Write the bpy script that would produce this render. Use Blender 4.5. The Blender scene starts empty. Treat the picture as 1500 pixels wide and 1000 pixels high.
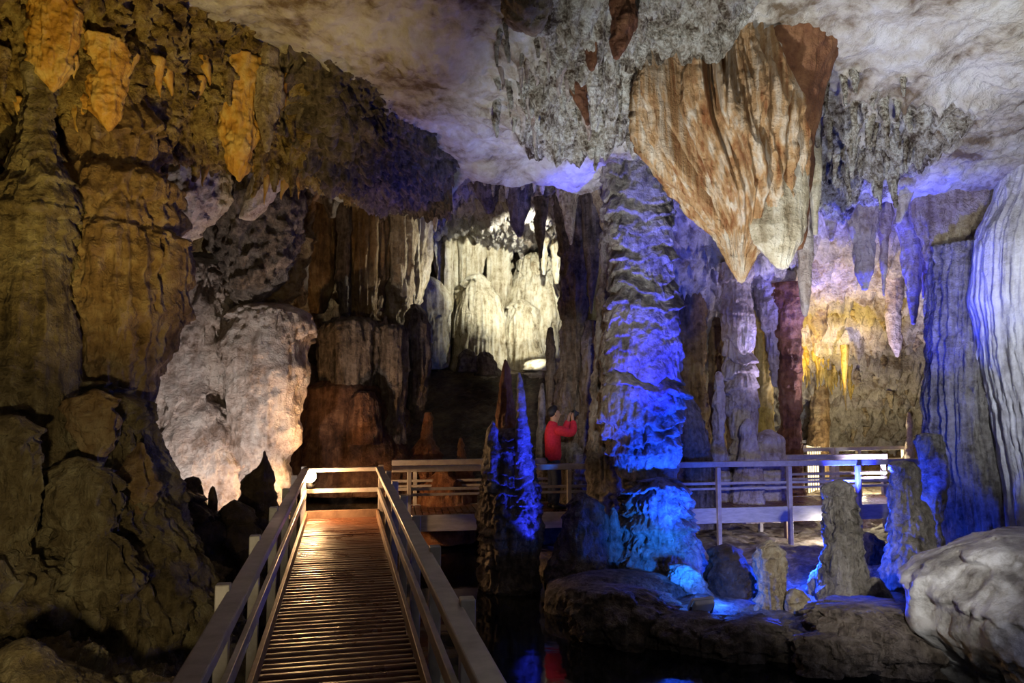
import bpy, math, random
import numpy as np
from mathutils import Vector

random.seed(7)
RNG = np.random.default_rng(11)
C = bpy.context.scene.collection
F = 1083.33
PITCH = math.atan(85.0 / F)
SP, CP = math.sin(PITCH), math.cos(PITCH)
EYE = 1.65

def at(px, py, Y):
    """world point on the plane y = Y seen at this place of the photograph"""
    u = (px - 750.0) / F
    v = (500.0 - py) / F
    t = Y / (CP - v * SP)
    return np.array([u * t, Y, EYE + (SP + v * CP) * t])

# ------------------------------------------------------------------ noise
def _h(ix, iy, iz, s):
    h = (ix * np.uint32(0x8da6b343)) ^ (iy * np.uint32(0xd8163841)) ^ (iz * np.uint32(0xcb1ab31f)) ^ np.uint32((s * 2654435761) & 0xffffffff)
    h = h ^ (h >> np.uint32(13)); h = h * np.uint32(0x5bd1e995); h = h ^ (h >> np.uint32(15))
    h = h * np.uint32(0x27d4eb2d); h = h ^ (h >> np.uint32(14))
    return h

def _hv(ix, iy, iz, s):
    return _h(ix, iy, iz, s).astype(np.float64) / 2147483647.5 - 1.0

def vnoise(x, y, z, s=0):
    x, y, z = np.broadcast_arrays(np.asarray(x, float), np.asarray(y, float), np.asarray(z, float))
    fx, fy, fz = np.floor(x), np.floor(y), np.floor(z)
    ix, iy, iz = (a.astype(np.int64).astype(np.uint32) for a in (fx, fy, fz))
    dx, dy, dz = x - fx, y - fy, z - fz
    def q(t): return t * t * t * (t * (t * 6 - 15) + 10)
    ux, uy, uz = q(dx), q(dy), q(dz)
    one = np.uint32(1)
    def L(a, b, t): return a + (b - a) * t
    x00 = L(_hv(ix, iy, iz, s), _hv(ix + one, iy, iz, s), ux)
    x10 = L(_hv(ix, iy + one, iz, s), _hv(ix + one, iy + one, iz, s), ux)
    x01 = L(_hv(ix, iy, iz + one, s), _hv(ix + one, iy, iz + one, s), ux)
    x11 = L(_hv(ix, iy + one, iz + one, s), _hv(ix + one, iy + one, iz + one, s), ux)
    return L(L(x00, x10, uy), L(x01, x11, uy), uz)

def fbm(x, y, z, s=0, o=4, g=0.5):
    t, a, n = 0.0, 1.0, 0.0
    for k in range(o):
        t = t + a * vnoise(x, y, z, s + k * 17)
        n += a; a *= g
        x, y, z = 2.03 * (0.8 * x - 0.6 * y) + 3.1, 2.03 * (0.6 * x + 0.8 * y) - 1.7, 2.03 * z + 5.3
    return t / n

def ridged(x, y, z, s=0, o=3):
    t, a, n = 0.0, 1.0, 0.0
    for k in range(o):
        t = t + a * (1.0 - 2.0 * np.abs(vnoise(x, y, z, s + k * 17)))
        n += a; a *= 0.5
        x, y, z = 2.1 * x + 3.1, 2.1 * y - 1.7, 2.1 * z + 5.3
    return t / n

def lumps(x, y, z, s=0):
    """rounded knobs (distance to the nearest scattered point): 1 on a knob, 0 between"""
    fx, fy, fz = np.floor(x), np.floor(y), np.floor(z)
    best = np.full(np.shape(x), 9.0)
    for i in (-1, 0, 1):
        for j in (-1, 0, 1):
            for k in (-1, 0, 1):
                cx, cy, cz = fx + i, fy + j, fz + k
                ux, uy, uz = (a.astype(np.int64).astype(np.uint32) for a in (cx, cy, cz))
                px = cx + 0.5 + 0.45 * _hv(ux, uy, uz, s)
                py = cy + 0.5 + 0.45 * _hv(ux, uy, uz, s + 5)
                pz = cz + 0.5 + 0.45 * _hv(ux, uy, uz, s + 9)
                d = (px - x) ** 2 + (py - y) ** 2 + (pz - z) ** 2
                best = np.minimum(best, d)
    return np.clip(1.0 - best * 1.6, 0, 1)

def sstep(a, b, t):
    t = np.clip((t - a) / (b - a), 0, 1)
    return t * t * (3 - 2 * t)

# ------------------------------------------------------------------ materials
def rock(name, c, streak=0.5, bump=0.5, rough=0.62, scale=1.0, fine=1.0, spec=0.35, blotch=0.5):
    """mineral: three colours c = (dark, middle, light) mixed by blotches and by vertical streaks, with grain"""
    m = bpy.data.materials.new(name); m.use_nodes = True
    nt = m.node_tree; N = nt.nodes; Lk = nt.links
    b = N['Principled BSDF']
    geo = N.new('ShaderNodeNewGeometry')
    def noise(sc, detail, rgh=0.6, vec=None, dist=0.0):
        n = N.new('ShaderNodeTexNoise'); n.inputs['Scale'].default_value = sc
        n.inputs['Detail'].default_value = detail; n.inputs['Roughness'].default_value = rgh
        n.inputs['Distortion'].default_value = dist
        Lk.new(vec or geo.outputs['Position'], n.inputs['Vector']); return n
    mp = N.new('ShaderNodeMapping'); mp.inputs['Scale'].default_value = (1, 1, 0.09)
    Lk.new(geo.outputs['Position'], mp.inputs['Vector'])
    n1 = noise(1.7 * scale, 9, 0.62, dist=0.4)
    n2 = noise(9.0 * scale, 6, 0.6, mp.outputs['Vector'], 0.3)
    n3 = noise(38 * fine, 5, 0.7)
    n4 = noise(9 * scale, 7, 0.65)
    mx = N.new('ShaderNodeMix'); mx.data_type = 'FLOAT'; mx.inputs[0].default_value = streak
    Lk.new(n1.outputs['Fac'], mx.inputs[2]); Lk.new(n2.outputs['Fac'], mx.inputs[3])
    ma = N.new('ShaderNodeMath'); ma.operation = 'MULTIPLY_ADD'
    Lk.new(n4.outputs['Fac'], ma.inputs[0]); ma.inputs[1].default_value = blotch; ma.inputs[2].default_value = -blotch / 2
    ad = N.new('ShaderNodeMath'); ad.operation = 'ADD'
    Lk.new(mx.outputs[0], ad.inputs[0]); Lk.new(ma.outputs[0], ad.inputs[1])
    r = N.new('ShaderNodeValToRGB'); e = r.color_ramp.elements
    e[0].position = 0.35; e[0].color = (*c[0], 1)
    e[1].position = 0.64; e[1].color = (*c[2], 1)
    k = e.new(0.49); k.color = (*c[1], 1)
    Lk.new(ad.outputs[0], r.inputs['Fac']); Lk.new(r.outputs['Color'], b.inputs['Base Color'])
    # grain
    s1 = N.new('ShaderNodeMath'); s1.operation = 'MULTIPLY_ADD'; s1.inputs[1].default_value = 0.45
    Lk.new(n3.outputs['Fac'], s1.inputs[0]); Lk.new(n4.outputs['Fac'], s1.inputs[2])
    s2 = N.new('ShaderNodeMath'); s2.operation = 'MULTIPLY_ADD'; s2.inputs[1].default_value = streak * 1.2
    Lk.new(n2.outputs['Fac'], s2.inputs[0]); Lk.new(s1.outputs[0], s2.inputs[2])
    bp = N.new('ShaderNodeBump'); bp.inputs['Strength'].default_value = min(1.0, bump * 1.4); bp.inputs['Distance'].default_value = 0.09
    Lk.new(s2.outputs[0], bp.inputs['Height']); Lk.new(bp.outputs['Normal'], b.inputs['Normal'])
    rr = N.new('ShaderNodeMapRange'); rr.inputs[3].default_value = max(0.1, rough - 0.18); rr.inputs[4].default_value = min(1, rough + 0.18)
    Lk.new(n4.outputs['Fac'], rr.inputs[0]); Lk.new(rr.outputs[0], b.inputs['Roughness'])
    b.inputs['Specular IOR Level'].default_value = spec
    return m

def plain(name, col, rough=0.5, metal=0.0, emit=None, strength=0.0, spec=0.5):
    m = bpy.data.materials.new(name); m.use_nodes = True
    b = m.node_tree.nodes['Principled BSDF']
    b.inputs['Base Color'].default_value = (*col, 1); b.inputs['Roughness'].default_value = rough
    b.inputs['Metallic'].default_value = metal; b.inputs['Specular IOR Level'].default_value = spec
    if emit:
        b.inputs['Emission Color'].default_value = (*emit, 1); b.inputs['Emission Strength'].default_value = strength
    return m

def wood(name, c0, c1, rough=0.5, bump=0.25, axis=(1, 1, 1), sc=14, wet=0.0):
    m = bpy.data.materials.new(name); m.use_nodes = True
    nt = m.node_tree; N = nt.nodes; Lk = nt.links; b = N['Principled BSDF']
    geo = N.new('ShaderNodeTexCoord'); mp = N.new('ShaderNodeMapping'); mp.inputs['Scale'].default_value = axis
    Lk.new(geo.outputs['Object'], mp.inputs['Vector'])
    n = N.new('ShaderNodeTexNoise'); n.inputs['Scale'].default_value = sc; n.inputs['Detail'].default_value = 6
    n.inputs['Roughness'].default_value = 0.65
    Lk.new(mp.outputs['Vector'], n.inputs['Vector'])
    r = N.new('ShaderNodeValToRGB'); e = r.color_ramp.elements
    e[0].position = 0.32; e[0].color = (*c0, 1); e[1].position = 0.68; e[1].color = (*c1, 1)
    Lk.new(n.outputs['Fac'], r.inputs['Fac'])
    n2 = N.new('ShaderNodeTexNoise'); n2.inputs['Scale'].default_value = 2.3; n2.inputs['Detail'].default_value = 5
    Lk.new(geo.outputs['Object'], n2.inputs['Vector'])
    mr = N.new('ShaderNodeMapRange'); mr.inputs[1].default_value = 0.35; mr.inputs[2].default_value = 0.65
    mr.inputs[3].default_value = max(0.08, rough - wet); mr.inputs[4].default_value = rough + 0.1
    Lk.new(n2.outputs['Fac'], mr.inputs[0]); Lk.new(mr.outputs[0], b.inputs['Roughness'])
    Lk.new(r.outputs['Color'], b.inputs['Base Color'])
    bp = N.new('ShaderNodeBump'); bp.inputs['Strength'].default_value = bump; bp.inputs['Distance'].default_value = 0.01
    Lk.new(n.outputs['Fac'], bp.inputs['Height']); Lk.new(bp.outputs['Normal'], b.inputs['Normal'])
    return m

M = {}
M['ceil'] = rock('pale_ceiling_rock', ((0.17, 0.12, 0.07), (0.50, 0.46, 0.38), (0.66, 0.65, 0.61)), streak=0.0, bump=0.55, scale=0.8)
M['ceil_far'] = rock('far_ceiling_rock', ((0.22, 0.17, 0.12), (0.46, 0.42, 0.36), (0.62, 0.58, 0.52)), streak=0.1, bump=0.7, scale=1.6)
M['crust'] = rock('amber_crust', ((0.10, 0.06, 0.025), (0.36, 0.25, 0.09), (0.60, 0.48, 0.22)), streak=0.15, bump=0.8, scale=2.6)
M['crustpale'] = rock('pale_popcorn_crust', ((0.08, 0.05, 0.025), (0.46, 0.41, 0.31), (0.80, 0.79, 0.70)), streak=0.0, bump=0.9, scale=3.2, blotch=0.7)
M['amber'] = rock('amber_calcite', ((0.34, 0.16, 0.03), (0.58, 0.32, 0.06), (0.66, 0.48, 0.17)), streak=0.6, bump=0.35, rough=0.4)
M['brown'] = rock('brown_flowstone', ((0.09, 0.052, 0.022), (0.26, 0.165, 0.075), (0.40, 0.30, 0.16)), streak=0.45, bump=0.6, rough=0.5)
M['olive'] = rock('olive_flowstone', ((0.075, 0.055, 0.027), (0.22, 0.17, 0.085), (0.38, 0.33, 0.19)), streak=0.45, bump=0.7, rough=0.48)
M['dark'] = rock('dark_rock_and_slope_shade', ((0.022, 0.015, 0.010), (0.075, 0.052, 0.033), (0.17, 0.12, 0.075)), streak=0.2, bump=0.9, rough=0.5)
M['pale'] = rock('pale_flowstone', ((0.28, 0.20, 0.15), (0.52, 0.43, 0.37), (0.68, 0.62, 0.56)), streak=0.3, bump=0.6, scale=1.4)
M['cream'] = rock('cream_flowstone', ((0.26, 0.20, 0.11), (0.56, 0.49, 0.33), (0.72, 0.68, 0.54)), streak=0.65, bump=0.5)
M['grey'] = rock('grey_limestone', ((0.10, 0.085, 0.065), (0.30, 0.27, 0.225), (0.50, 0.46, 0.40)), streak=0.4, bump=0.8, scale=1.5)
M['greydark'] = rock('grey_brown_limestone', ((0.05, 0.038, 0.028), (0.17, 0.135, 0.105), (0.32, 0.27, 0.22)), streak=0.55, bump=0.8, scale=1.4)
M['rust'] = rock('rust_flowstone', ((0.034, 0.014, 0.008), (0.11, 0.05, 0.026), (0.24, 0.13, 0.072)), streak=0.5, bump=0.7, rough=0.5)
M['rustlit'] = rock('rust_flowstone_lit', ((0.10, 0.035, 0.014), (0.28, 0.115, 0.05), (0.42, 0.23, 0.12)), streak=0.4, bump=0.7, rough=0.5)  # brighter copy of the rust rock, lamp light put into the colour
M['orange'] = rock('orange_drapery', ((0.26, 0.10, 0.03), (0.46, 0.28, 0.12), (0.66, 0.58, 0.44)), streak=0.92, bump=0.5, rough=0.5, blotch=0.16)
M['orangedark'] = rock('shaded_orange_and_brown', ((0.06, 0.022, 0.009), (0.15, 0.06, 0.024), (0.25, 0.12, 0.05)), streak=0.3, bump=0.4, rough=0.6)  # darker orange with the drapery's shade in its colour; also brown pendants
M['gold'] = rock('yellow_light_calcite', ((0.30, 0.20, 0.04), (0.58, 0.42, 0.10), (0.72, 0.58, 0.20)), streak=0.5, bump=0.6)  # calcite with the yellow of the lamp light mixed into its colour
M['tan'] = rock('tan_calcite', ((0.20, 0.14, 0.08), (0.44, 0.35, 0.22), (0.62, 0.55, 0.40)), streak=0.4, bump=0.7, scale=1.6)
M['white'] = rock('white_drapery', ((0.38, 0.36, 0.36), (0.60, 0.59, 0.60), (0.76, 0.76, 0.78)), streak=0.6, bump=0.35)
M['boulder'] = rock('smooth_wet_boulder', ((0.13, 0.12, 0.11), (0.34, 0.33, 0.31), (0.56, 0.56, 0.55)), streak=0.0, bump=0.3, rough=0.42, scale=1.2)
M['sand'] = rock('silt_floor', ((0.12, 0.085, 0.055), (0.30, 0.24, 0.18), (0.48, 0.42, 0.35)), streak=0.0, bump=0.6, scale=1.3)
M['deck'] = wood('wet_deck_wood', (0.060, 0.022, 0.011), (0.20, 0.085, 0.045), rough=0.42, bump=0.4, axis=(0.6, 5, 5), sc=9, wet=0.22)
M['rail'] = wood('painted_rail_wood', (0.30, 0.265, 0.24), (0.46, 0.42, 0.39), rough=0.42, bump=0.15, axis=(1, 1, 1), sc=10, wet=0.1)
M['kerb'] = wood('kerb_wood', (0.17, 0.10, 0.065), (0.32, 0.21, 0.14), rough=0.45, bump=0.2, sc=10, wet=0.1)
M['fascia'] = wood('pale_fascia_wood', (0.34, 0.33, 0.32), (0.52, 0.51, 0.50), rough=0.5, bump=0.2, axis=(0.5, 3, 3), sc=9)
M['cream_rail'] = wood('cream_rail_wood', (0.60, 0.54, 0.42), (0.74, 0.68, 0.56), rough=0.5, bump=0.1)
M['black'] = plain('black_plastic', (0.015, 0.015, 0.016), 0.45)
M['metal'] = plain('grey_lamp_metal', (0.55, 0.56, 0.58), 0.45, 0.0)
M['bulb'] = plain('glowing_bulb', (1, 0.8, 0.5), 0.3, 0, (1.0, 0.66, 0.30), 90.0)
M['bulbw'] = plain('white_lamp_glass', (1, 1, 1), 0.3, 0, (1.0, 0.93, 0.75), 14.0)
M['lensb'] = plain('blue_lamp_glass', (0.1, 0.3, 1), 0.2, 0, (0.05, 0.3, 1.0), 40.0)

def water_mat():
    m = bpy.data.materials.new('dark_pool_water'); m.use_nodes = True
    nt = m.node_tree; b = nt.nodes['Principled BSDF']
    b.inputs['Base Color'].default_value = (0.006, 0.007, 0.009, 1); b.inputs['Roughness'].default_value = 0.06
    n = nt.nodes.new('ShaderNodeTexNoise'); n.inputs['Scale'].default_value = 3.0; n.inputs['Detail'].default_value = 3
    bp = nt.nodes.new('ShaderNodeBump'); bp.inputs['Strength'].default_value = 0.06; bp.inputs['Distance'].default_value = 0.05
    g = nt.nodes.new('ShaderNodeNewGeometry')
    nt.links.new(g.outputs['Position'], n.inputs['Vector']); nt.links.new(n.outputs['Fac'], bp.inputs['Height'])
    nt.links.new(bp.outputs['Normal'], b.inputs['Normal'])
    return m
M['water'] = water_mat()

# ------------------------------------------------------------------ objects
def tag(o, label, cat, group=None, kind='thing'):
    o['label'] = label; o['category'] = cat; o['kind'] = kind
    if group: o['group'] = group
    return o

def empty(name, label, cat, loc=(0, 0, 0), rz=0.0, group=None):
    o = bpy.data.objects.new(name, None); C.objects.link(o)
    o.location = loc; o.rotation_euler = (0, 0, rz)
    return tag(o, label, cat, group)

def mesh_np(name, V, Q, mat, parent=None, smooth=True):
    """V (n,3); Q (m,4) quads (a repeated last index makes a triangle)"""
    V = np.ascontiguousarray(V, dtype=np.float32)
    tri = Q[:, 3] == Q[:, 2]
    me = bpy.data.meshes.new(name)
    quads, tris = Q[~tri], Q[tri][:, :3]
    loops = np.concatenate([quads.ravel(), tris.ravel()]).astype(np.int32)
    starts = np.concatenate([np.arange(len(quads)) * 4, len(quads) * 4 + np.arange(len(tris)) * 3]).astype(np.int32)
    tot = np.concatenate([np.full(len(quads), 4), np.full(len(tris), 3)]).astype(np.int32)
    me.vertices.add(len(V)); me.vertices.foreach_set('co', V.ravel())
    me.loops.add(len(loops)); me.loops.foreach_set('vertex_index', loops)
    me.polygons.add(len(starts)); me.polygons.foreach_set('loop_start', starts); me.polygons.foreach_set('loop_total', tot)
    me.update(calc_edges=True)
    me.polygons.foreach_set('use_smooth', np.full(len(starts), smooth))
    me.materials.append(mat); me.validate()
    o = bpy.data.objects.new(name, me); C.objects.link(o)
    if parent: o.parent = parent
    return o

def grid_quads(nv, nu, wrap=False):
    i = np.arange(nv - 1)[:, None]; j = np.arange(nu if wrap else nu - 1)[None, :]
    j2 = (j + 1) % nu if wrap else j + 1
    a = i * nu + j; b = i * nu + j2; c = (i + 1) * nu + j2; d = (i + 1) * nu + j
    return np.stack([a, b, c, d], -1).reshape(-1, 4)

def smooth1(a, k):
    if k < 1: return a
    w = np.hanning(2 * k + 3)[1:-1]; w /= w.sum()
    p = np.concatenate([np.repeat(a[:1], k, 0), a, np.repeat(a[-1:], k, 0)])
    return np.convolve(p, w, 'valid')

SEED = [0]
def stone_mesh(rows, Y, flute=(0, 0.08), aflute=(0, 3), ledge=(0, 0.2), rough=(0.03, 5), pop=(0, 8), depth=1.0,
               step=3.0, soft=2, drip=0.2, dY=None, closed=True, seed=None):
    """a formation turned around its own axis: rows (py, left px, right px) give its outline at distance Y;
    flute: vertical ridges (m, spacing m); aflute: folds running to the tip (share of radius, number);
    ledge: overhanging tiers (m, height m); rough: lumps (m, per m); pop: knobs (m, per m)"""
    SEED[0] += 1; s = SEED[0] * 31 if seed is None else seed
    rows = sorted(rows)
    py = np.array([r[0] for r in rows], float)
    n = len(rows)
    d = np.full(n, Y, float) if dY is None else Y + np.interp(py, [q[0] for q in dY], [q[1] for q in dY])
    cen = np.array([at((r[1] + r[2]) / 2, r[0], d[i]) for i, r in enumerate(rows)])
    rad = np.array([(r[2] - r[1]) / 2 * d[i] / F for i, r in enumerate(rows)])
    hpx = py[-1] - py[0]; rpx = max((r[2] - r[1]) / 2 for r in rows)
    nv = int(np.clip(hpx / step, 14, 330)); nu = int(np.clip(2 * math.pi * rpx / step, 20, 300))
    t = np.linspace(py[0], py[-1], nv)
    k = min(soft, max(0, nv // 12))
    cx, cy, cz = (smooth1(np.interp(t, py, cen[:, i]), k) if i < 2 else np.interp(t, py, cen[:, i]) for i in range(3))
    r = smooth1(np.interp(t, py, rad), k)
    th = np.linspace(0, 2 * math.pi, nu, endpoint=False)
    ct, st = np.cos(th)[None, :], np.sin(th)[None, :]
    R = np.repeat(r[:, None], nu, 1)
    X = cx[:, None] + R * ct; Yw = cy[:, None] + R * st * depth; Z = np.repeat(cz[:, None], nu, 1)
    D = np.zeros_like(R)
    if flute[0]:
        q = flute[1]
        D += flute[0] * ridged(X / q, Yw / q, Z * 0.12 / q, s, 2)
    if aflute[0]:
        kk = aflute[1] / 3.0
        tw = 0.15 * min(1.0, 10.0 / aflute[1]) * vnoise(0 * Z + 3, 0 * Z, Z * 1.5, s)
        ra = 1.0 if len(aflute) < 3 else (0.15 + 0.85 * sstep(aflute[2], aflute[2] + 130, t))[:, None]
        D += ra * R * aflute[0] * ridged(np.cos(th + tw) * kk + 7, np.sin(th + tw) * kk, Z * 0.35, s + 3, 2)
    if ledge[0]:
        q = ledge[1]
        ph = Z / q + 1.5 * fbm(X * 0.45 / q, Yw * 0.45 / q, Z * 0.35 / q, s + 7, 3) + drip * ridged(X * 9, Yw * 9, Z * 0.8, s + 11, 2) + s * 0.37
        f = ph - np.floor(ph)
        amp = 0.7 + 0.6 * _hv(np.floor(ph).astype(np.int64).astype(np.uint32), np.uint32(1), np.uint32(1), s)
        amp = amp * (0.35 + 0.9 * sstep(-0.35, 0.35, fbm(X * 0.8 / q ** 0.5, Yw * 0.8 / q ** 0.5, Z * 0.5 / q ** 0.5, s + 15, 2)))
        D += ledge[0] * amp * ((1 - f) ** 0.8 * sstep(0, 0.10, f) - 0.45)
    if rough[0]:
        D += rough[0] * fbm(X * rough[1], Yw * rough[1], Z * rough[1] * 0.8, s + 21, 4, 0.55)
        D += 0.22 * rough[0] * ridged(X * rough[1] * 3.1, Yw * rough[1] * 3.1, Z * rough[1] * 2.2, s + 27, 3)
    if pop[0]:
        D += pop[0] * (lumps(X * pop[1], Yw * pop[1], Z * pop[1], s + 5) - 0.3)
    lim = np.minimum(1.0, R / 0.10)
    D = np.maximum(D * lim, -0.75 * R)
    X += D * ct; Yw += D * st * depth
    V = np.stack([X, Yw, Z], -1).reshape(-1, 3)
    Q = grid_quads(nv, nu, True)
    top = np.array([[cx[0], cy[0], cz[0] + min(r[0], 0.02)]]); bot = np.array([[cx[-1], cy[-1], cz[-1] - min(r[-1], 0.02)]])
    a = np.arange(nu); b = (a + 1) % nu
    base = (nv - 1) * nu
    ti = nv * nu; bi = ti + 1
    Q = np.concatenate([Q[:, ::-1], np.stack([a, b, np.full(nu, ti), np.full(nu, ti)], -1),
                        np.stack([base + b, base + a, np.full(nu, bi), np.full(nu, bi)], -1)])
    return np.concatenate([V, top, bot]), Q

def stone(name, label, cat, rows, Y, mat, parent=None, group=None, **kw):
    V, Q = stone_mesh(rows, Y, **kw)
    o = mesh_np(name, V, Q, M[mat], parent)
    if label: tag(o, label, cat, group)
    return o

def catmull(P, n):
    """(k, ...) control points to n samples along axis 0"""
    k = len(P); t = np.linspace(0, k - 1, n); i = np.clip(np.floor(t).astype(int), 0, k - 2); f = t - i
    g = lambda a: P[np.clip(a, 0, k - 1)]
    sh = (n,) + (1,) * (P.ndim - 1); f = f.reshape(sh)
    p0, p1, p2, p3 = g(i - 1), g(i), g(i + 1), g(i + 2)
    p0 = np.where((i - 1 < 0).reshape(sh), 2 * p1 - p2, p0); p3 = np.where((i + 2 > k - 1).reshape(sh), 2 * p2 - p1, p3)
    return 0.5 * (2 * p1 + (p2 - p0) * f + (2 * p0 - 5 * p1 + 4 * p2 - p3) * f ** 2 + (3 * p1 - p0 - 3 * p2 + p3) * f ** 3)

def sheet(name, rows, mat, nv, nu, disp, kind='structure'):
    """a stretch of cave wall: a net of points (place, distance) smoothly filled and roughened along its normal"""
    P = np.array([[at(q[0], q[1] if len(q) == 3 else py, q[-1]) for q in row] for py, row in rows])
    G = catmull(P, nv); G = np.swapaxes(catmull(np.swapaxes(G, 0, 1), nu), 0, 1)
    du = np.gradient(G, axis=1); dv = np.gradient(G, axis=0)
    Nn = np.cross(du, dv); Nn /= np.linalg.norm(Nn, axis=-1, keepdims=True) + 1e-9
    flip = np.sign((Nn * (np.array([0, 0, EYE]) - G)).sum(-1, keepdims=True)); flip[flip == 0] = 1
    Nn = Nn * np.sign(flip.mean() + 1e-6)
    D = disp(G[..., 0], G[..., 1], G[..., 2])
    G = G + Nn * D[..., None]
    o = mesh_np(name, G.reshape(-1, 3), grid_quads(nv, nu)[:, ::-1], M[mat])
    o['kind'] = kind
    return o, G, Nn

def field(name, xs, ys, zf, mat, kind='structure'):
    X, Y = np.meshgrid(xs, ys)
    Z = zf(X, Y)
    o = mesh_np(name, np.stack([X, Y, Z], -1).reshape(-1, 3), grid_quads(len(ys), len(xs)), M[mat])
    o['kind'] = kind
    return o

# boxes and bars -----------------------------------------------------------
class MB:
    def __init__(self): self.v = []; self.f = []
    def bar(self, p0, p1, w, h, up=(0, 0, 1)):
        p0, p1, up = Vector(p0), Vector(p1), Vector(up)
        d = (p1 - p0).normalized(); s = d.cross(up)
        if s.length < 1e-4: s = d.cross(Vector((1, 0, 0)))
        s.normalize(); u = s.cross(d).normalized()
        k = len(self.v)
        for p in (p0, p1):
            for a, b in ((-1, -1), (1, -1), (1, 1), (-1, 1)):
                self.v.append(tuple(p + s * (a * w / 2) + u * (b * h / 2)))
        self.f += [tuple(k + i for i in q) for q in ((3, 2, 1, 0), (4, 5, 6, 7), (0, 1, 5, 4), (1, 2, 6, 5), (2, 3, 7, 6), (3, 0, 4, 7))]
        return self
    def tube(self, pts, radii, n=12, cap=True):
        pts = [Vector(p) for p in pts]; k = len(self.v)
        for i, p in enumerate(pts):
            d = (pts[min(i + 1, len(pts) - 1)] - pts[max(i - 1, 0)]).normalized()
            a = d.orthogonal().normalized(); b = d.cross(a)
            if i and abs(a.dot(pa)) < 0.999:
                a = (pa - d * pa.dot(d)).normalized(); b = d.cross(a)
            pa = a
            for j in range(n):
                t = 2 * math.pi * j / n
                self.v.append(tuple(p + (a * math.cos(t) + b * math.sin(t)) * radii[i]))
        for i in range(len(pts) - 1):
            for j in range(n):
                self.f.append((k + i * n + j, k + i * n + (j + 1) % n, k + (i + 1) * n + (j + 1) % n, k + (i + 1) * n + j))
        if cap:
            self.f.append(tuple(k + j for j in reversed(range(n))))
            e = k + (len(pts) - 1) * n; self.f.append(tuple(e + j for j in range(n)))
        return self
    def build(self, name, mat, parent=None, bevel=0.0, smooth=False, sub=0):
        me = bpy.data.meshes.new(name); me.from_pydata(self.v, [], self.f); me.update()
        me.materials.append(M[mat])
        if smooth:
            for p in me.polygons: p.use_smooth = True
        o = bpy.data.objects.new(name, me); C.objects.link(o)
        if parent: o.parent = parent
        if bevel:
            b = o.modifiers.new('Bevel', 'BEVEL'); b.width = bevel; b.segments = 2; b.limit_method = 'ANGLE'
        if sub:
            q = o.modifiers.new('Subdivision', 'SUBSURF'); q.levels = q.render_levels = sub
        return o

def wp(p): return tuple(float(a) for a in p)

# =================================================================== SETTING
def lip_y(x):
    return 13.4 + (10.25 - 13.4) * sstep(-1.7, -0.5, x) + 0.25 * vnoise(x * 1.1, 0, 0, 3)

def ceil_base(x, y):
    front = 5.12 - (0.135 - 0.115 * sstep(-0.4, -1.6, x)) * (y - 7.0)
    front = front + sstep(-1.2, -3.0, x) * 0.12
    front = front - 0.35 * sstep(3.0, 6.5, x)
    # beyond the lip the roof steps up, then on the right slopes down to the far chamber
    far = 5.75 - 0.02 * (y - 12)
    slope = 5.3 - 0.76 * (y - 12.2)
    far = far + (np.minimum(far, slope) - far) * sstep(1.9, 2.7, x)
    far = np.maximum(far, 0.2)
    return front, far

def ceil_z(x, y):
    front, far = ceil_base(x, y)
    ly = lip_y(x)
    t = sstep(0.0, 0.55, y - ly)
    return front + (far - front) * t

def crusty(x, y):
    """how crusty the roof is: two rough belts hang with small stalactites, the rest is smooth"""
    a = sstep(-0.15, 0.35, x) * sstep(2.6, 1.8, x) * sstep(9.4, 8.6, y)
    b = sstep(2.6, 3.1, x) * sstep(5.6, 4.6, x) * sstep(7.4, 8.0, y)
    return np.clip(a + b, 0, 1)

def ceil_disp(x, y):
    z = ceil_z(x, y)
    c = crusty(x, y)
    n = 0.16 * fbm(x * 0.8, y * 0.8, 0 * x, 5, 3) + 0.07 * fbm(x * 3, y * 3, 0 * x, 8, 4)
    n += 0.035 * fbm(x * 9, y * 9, 0 * x, 12, 3)
    far = sstep(0.3, 1.0, y - lip_y(x))
    n -= far * (0.26 * lumps(x * 6, y * 6, 0 * z, 4) + 0.12 * lumps(x * 13, y * 13, 0 * z, 7))
    c = c * sstep(-0.5, 0.15, fbm(x * 1.7, y * 1.7, 0 * x, 61, 3) + 0.15)
    n -= c * (0.30 * np.maximum(0, ridged(x * 3.2, y * 3.2, 0 * x, 62, 2)) + 0.17 * lumps(x * 8, y * 8, 0 * z, 4) + 0.09 * lumps(x * 17, y * 17, 0 * z, 6))
    n -= (1 - far) * 0.035 * lumps(x * 10, y * 10, 0 * z, 71) * sstep(0.0, 0.4, fbm(x * 0.9, y * 0.9, 0 * x, 72, 3) + 0.10 * sstep(2, 4, x))
    n -= far * 0.26 * (ridged(x * 4, y * 2, 0 * x, 22, 3))
    return z + n

roof_o = field('ceiling', np.concatenate([np.arange(-8.5, -4, 0.06), np.arange(-4, 6.5, 0.019), np.arange(6.5, 9.6, 0.06)]),
      np.concatenate([np.arange(-2.0, 5.4, 0.08), np.arange(5.4, 11.6, 0.019)]), ceil_disp, 'ceil')
roof_o.data.materials.append(M['crustpale'])
_n = len(roof_o.data.polygons); _c = np.zeros(_n * 3, np.float32); roof_o.data.polygons.foreach_get('center', _c); _c = _c.reshape(-1, 3)
_k = crusty(_c[:, 0], _c[:, 1]) * sstep(-0.5, 0.15, fbm(_c[:, 0] * 1.7, _c[:, 1] * 1.7, 0 * _c[:, 0], 61, 3) + 0.15) + 0.12 * vnoise(_c[:, 0] * 9, _c[:, 1] * 9, 0 * _c[:, 0], 63)
roof_o.data.polygons.foreach_set('material_index', (_k > 0.45).astype(np.int32))
field('ceiling_rear', np.arange(-8.5, 11.5, 0.04), np.arange(11.55, 22.0, 0.04), ceil_disp, 'ceil_far')

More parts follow.
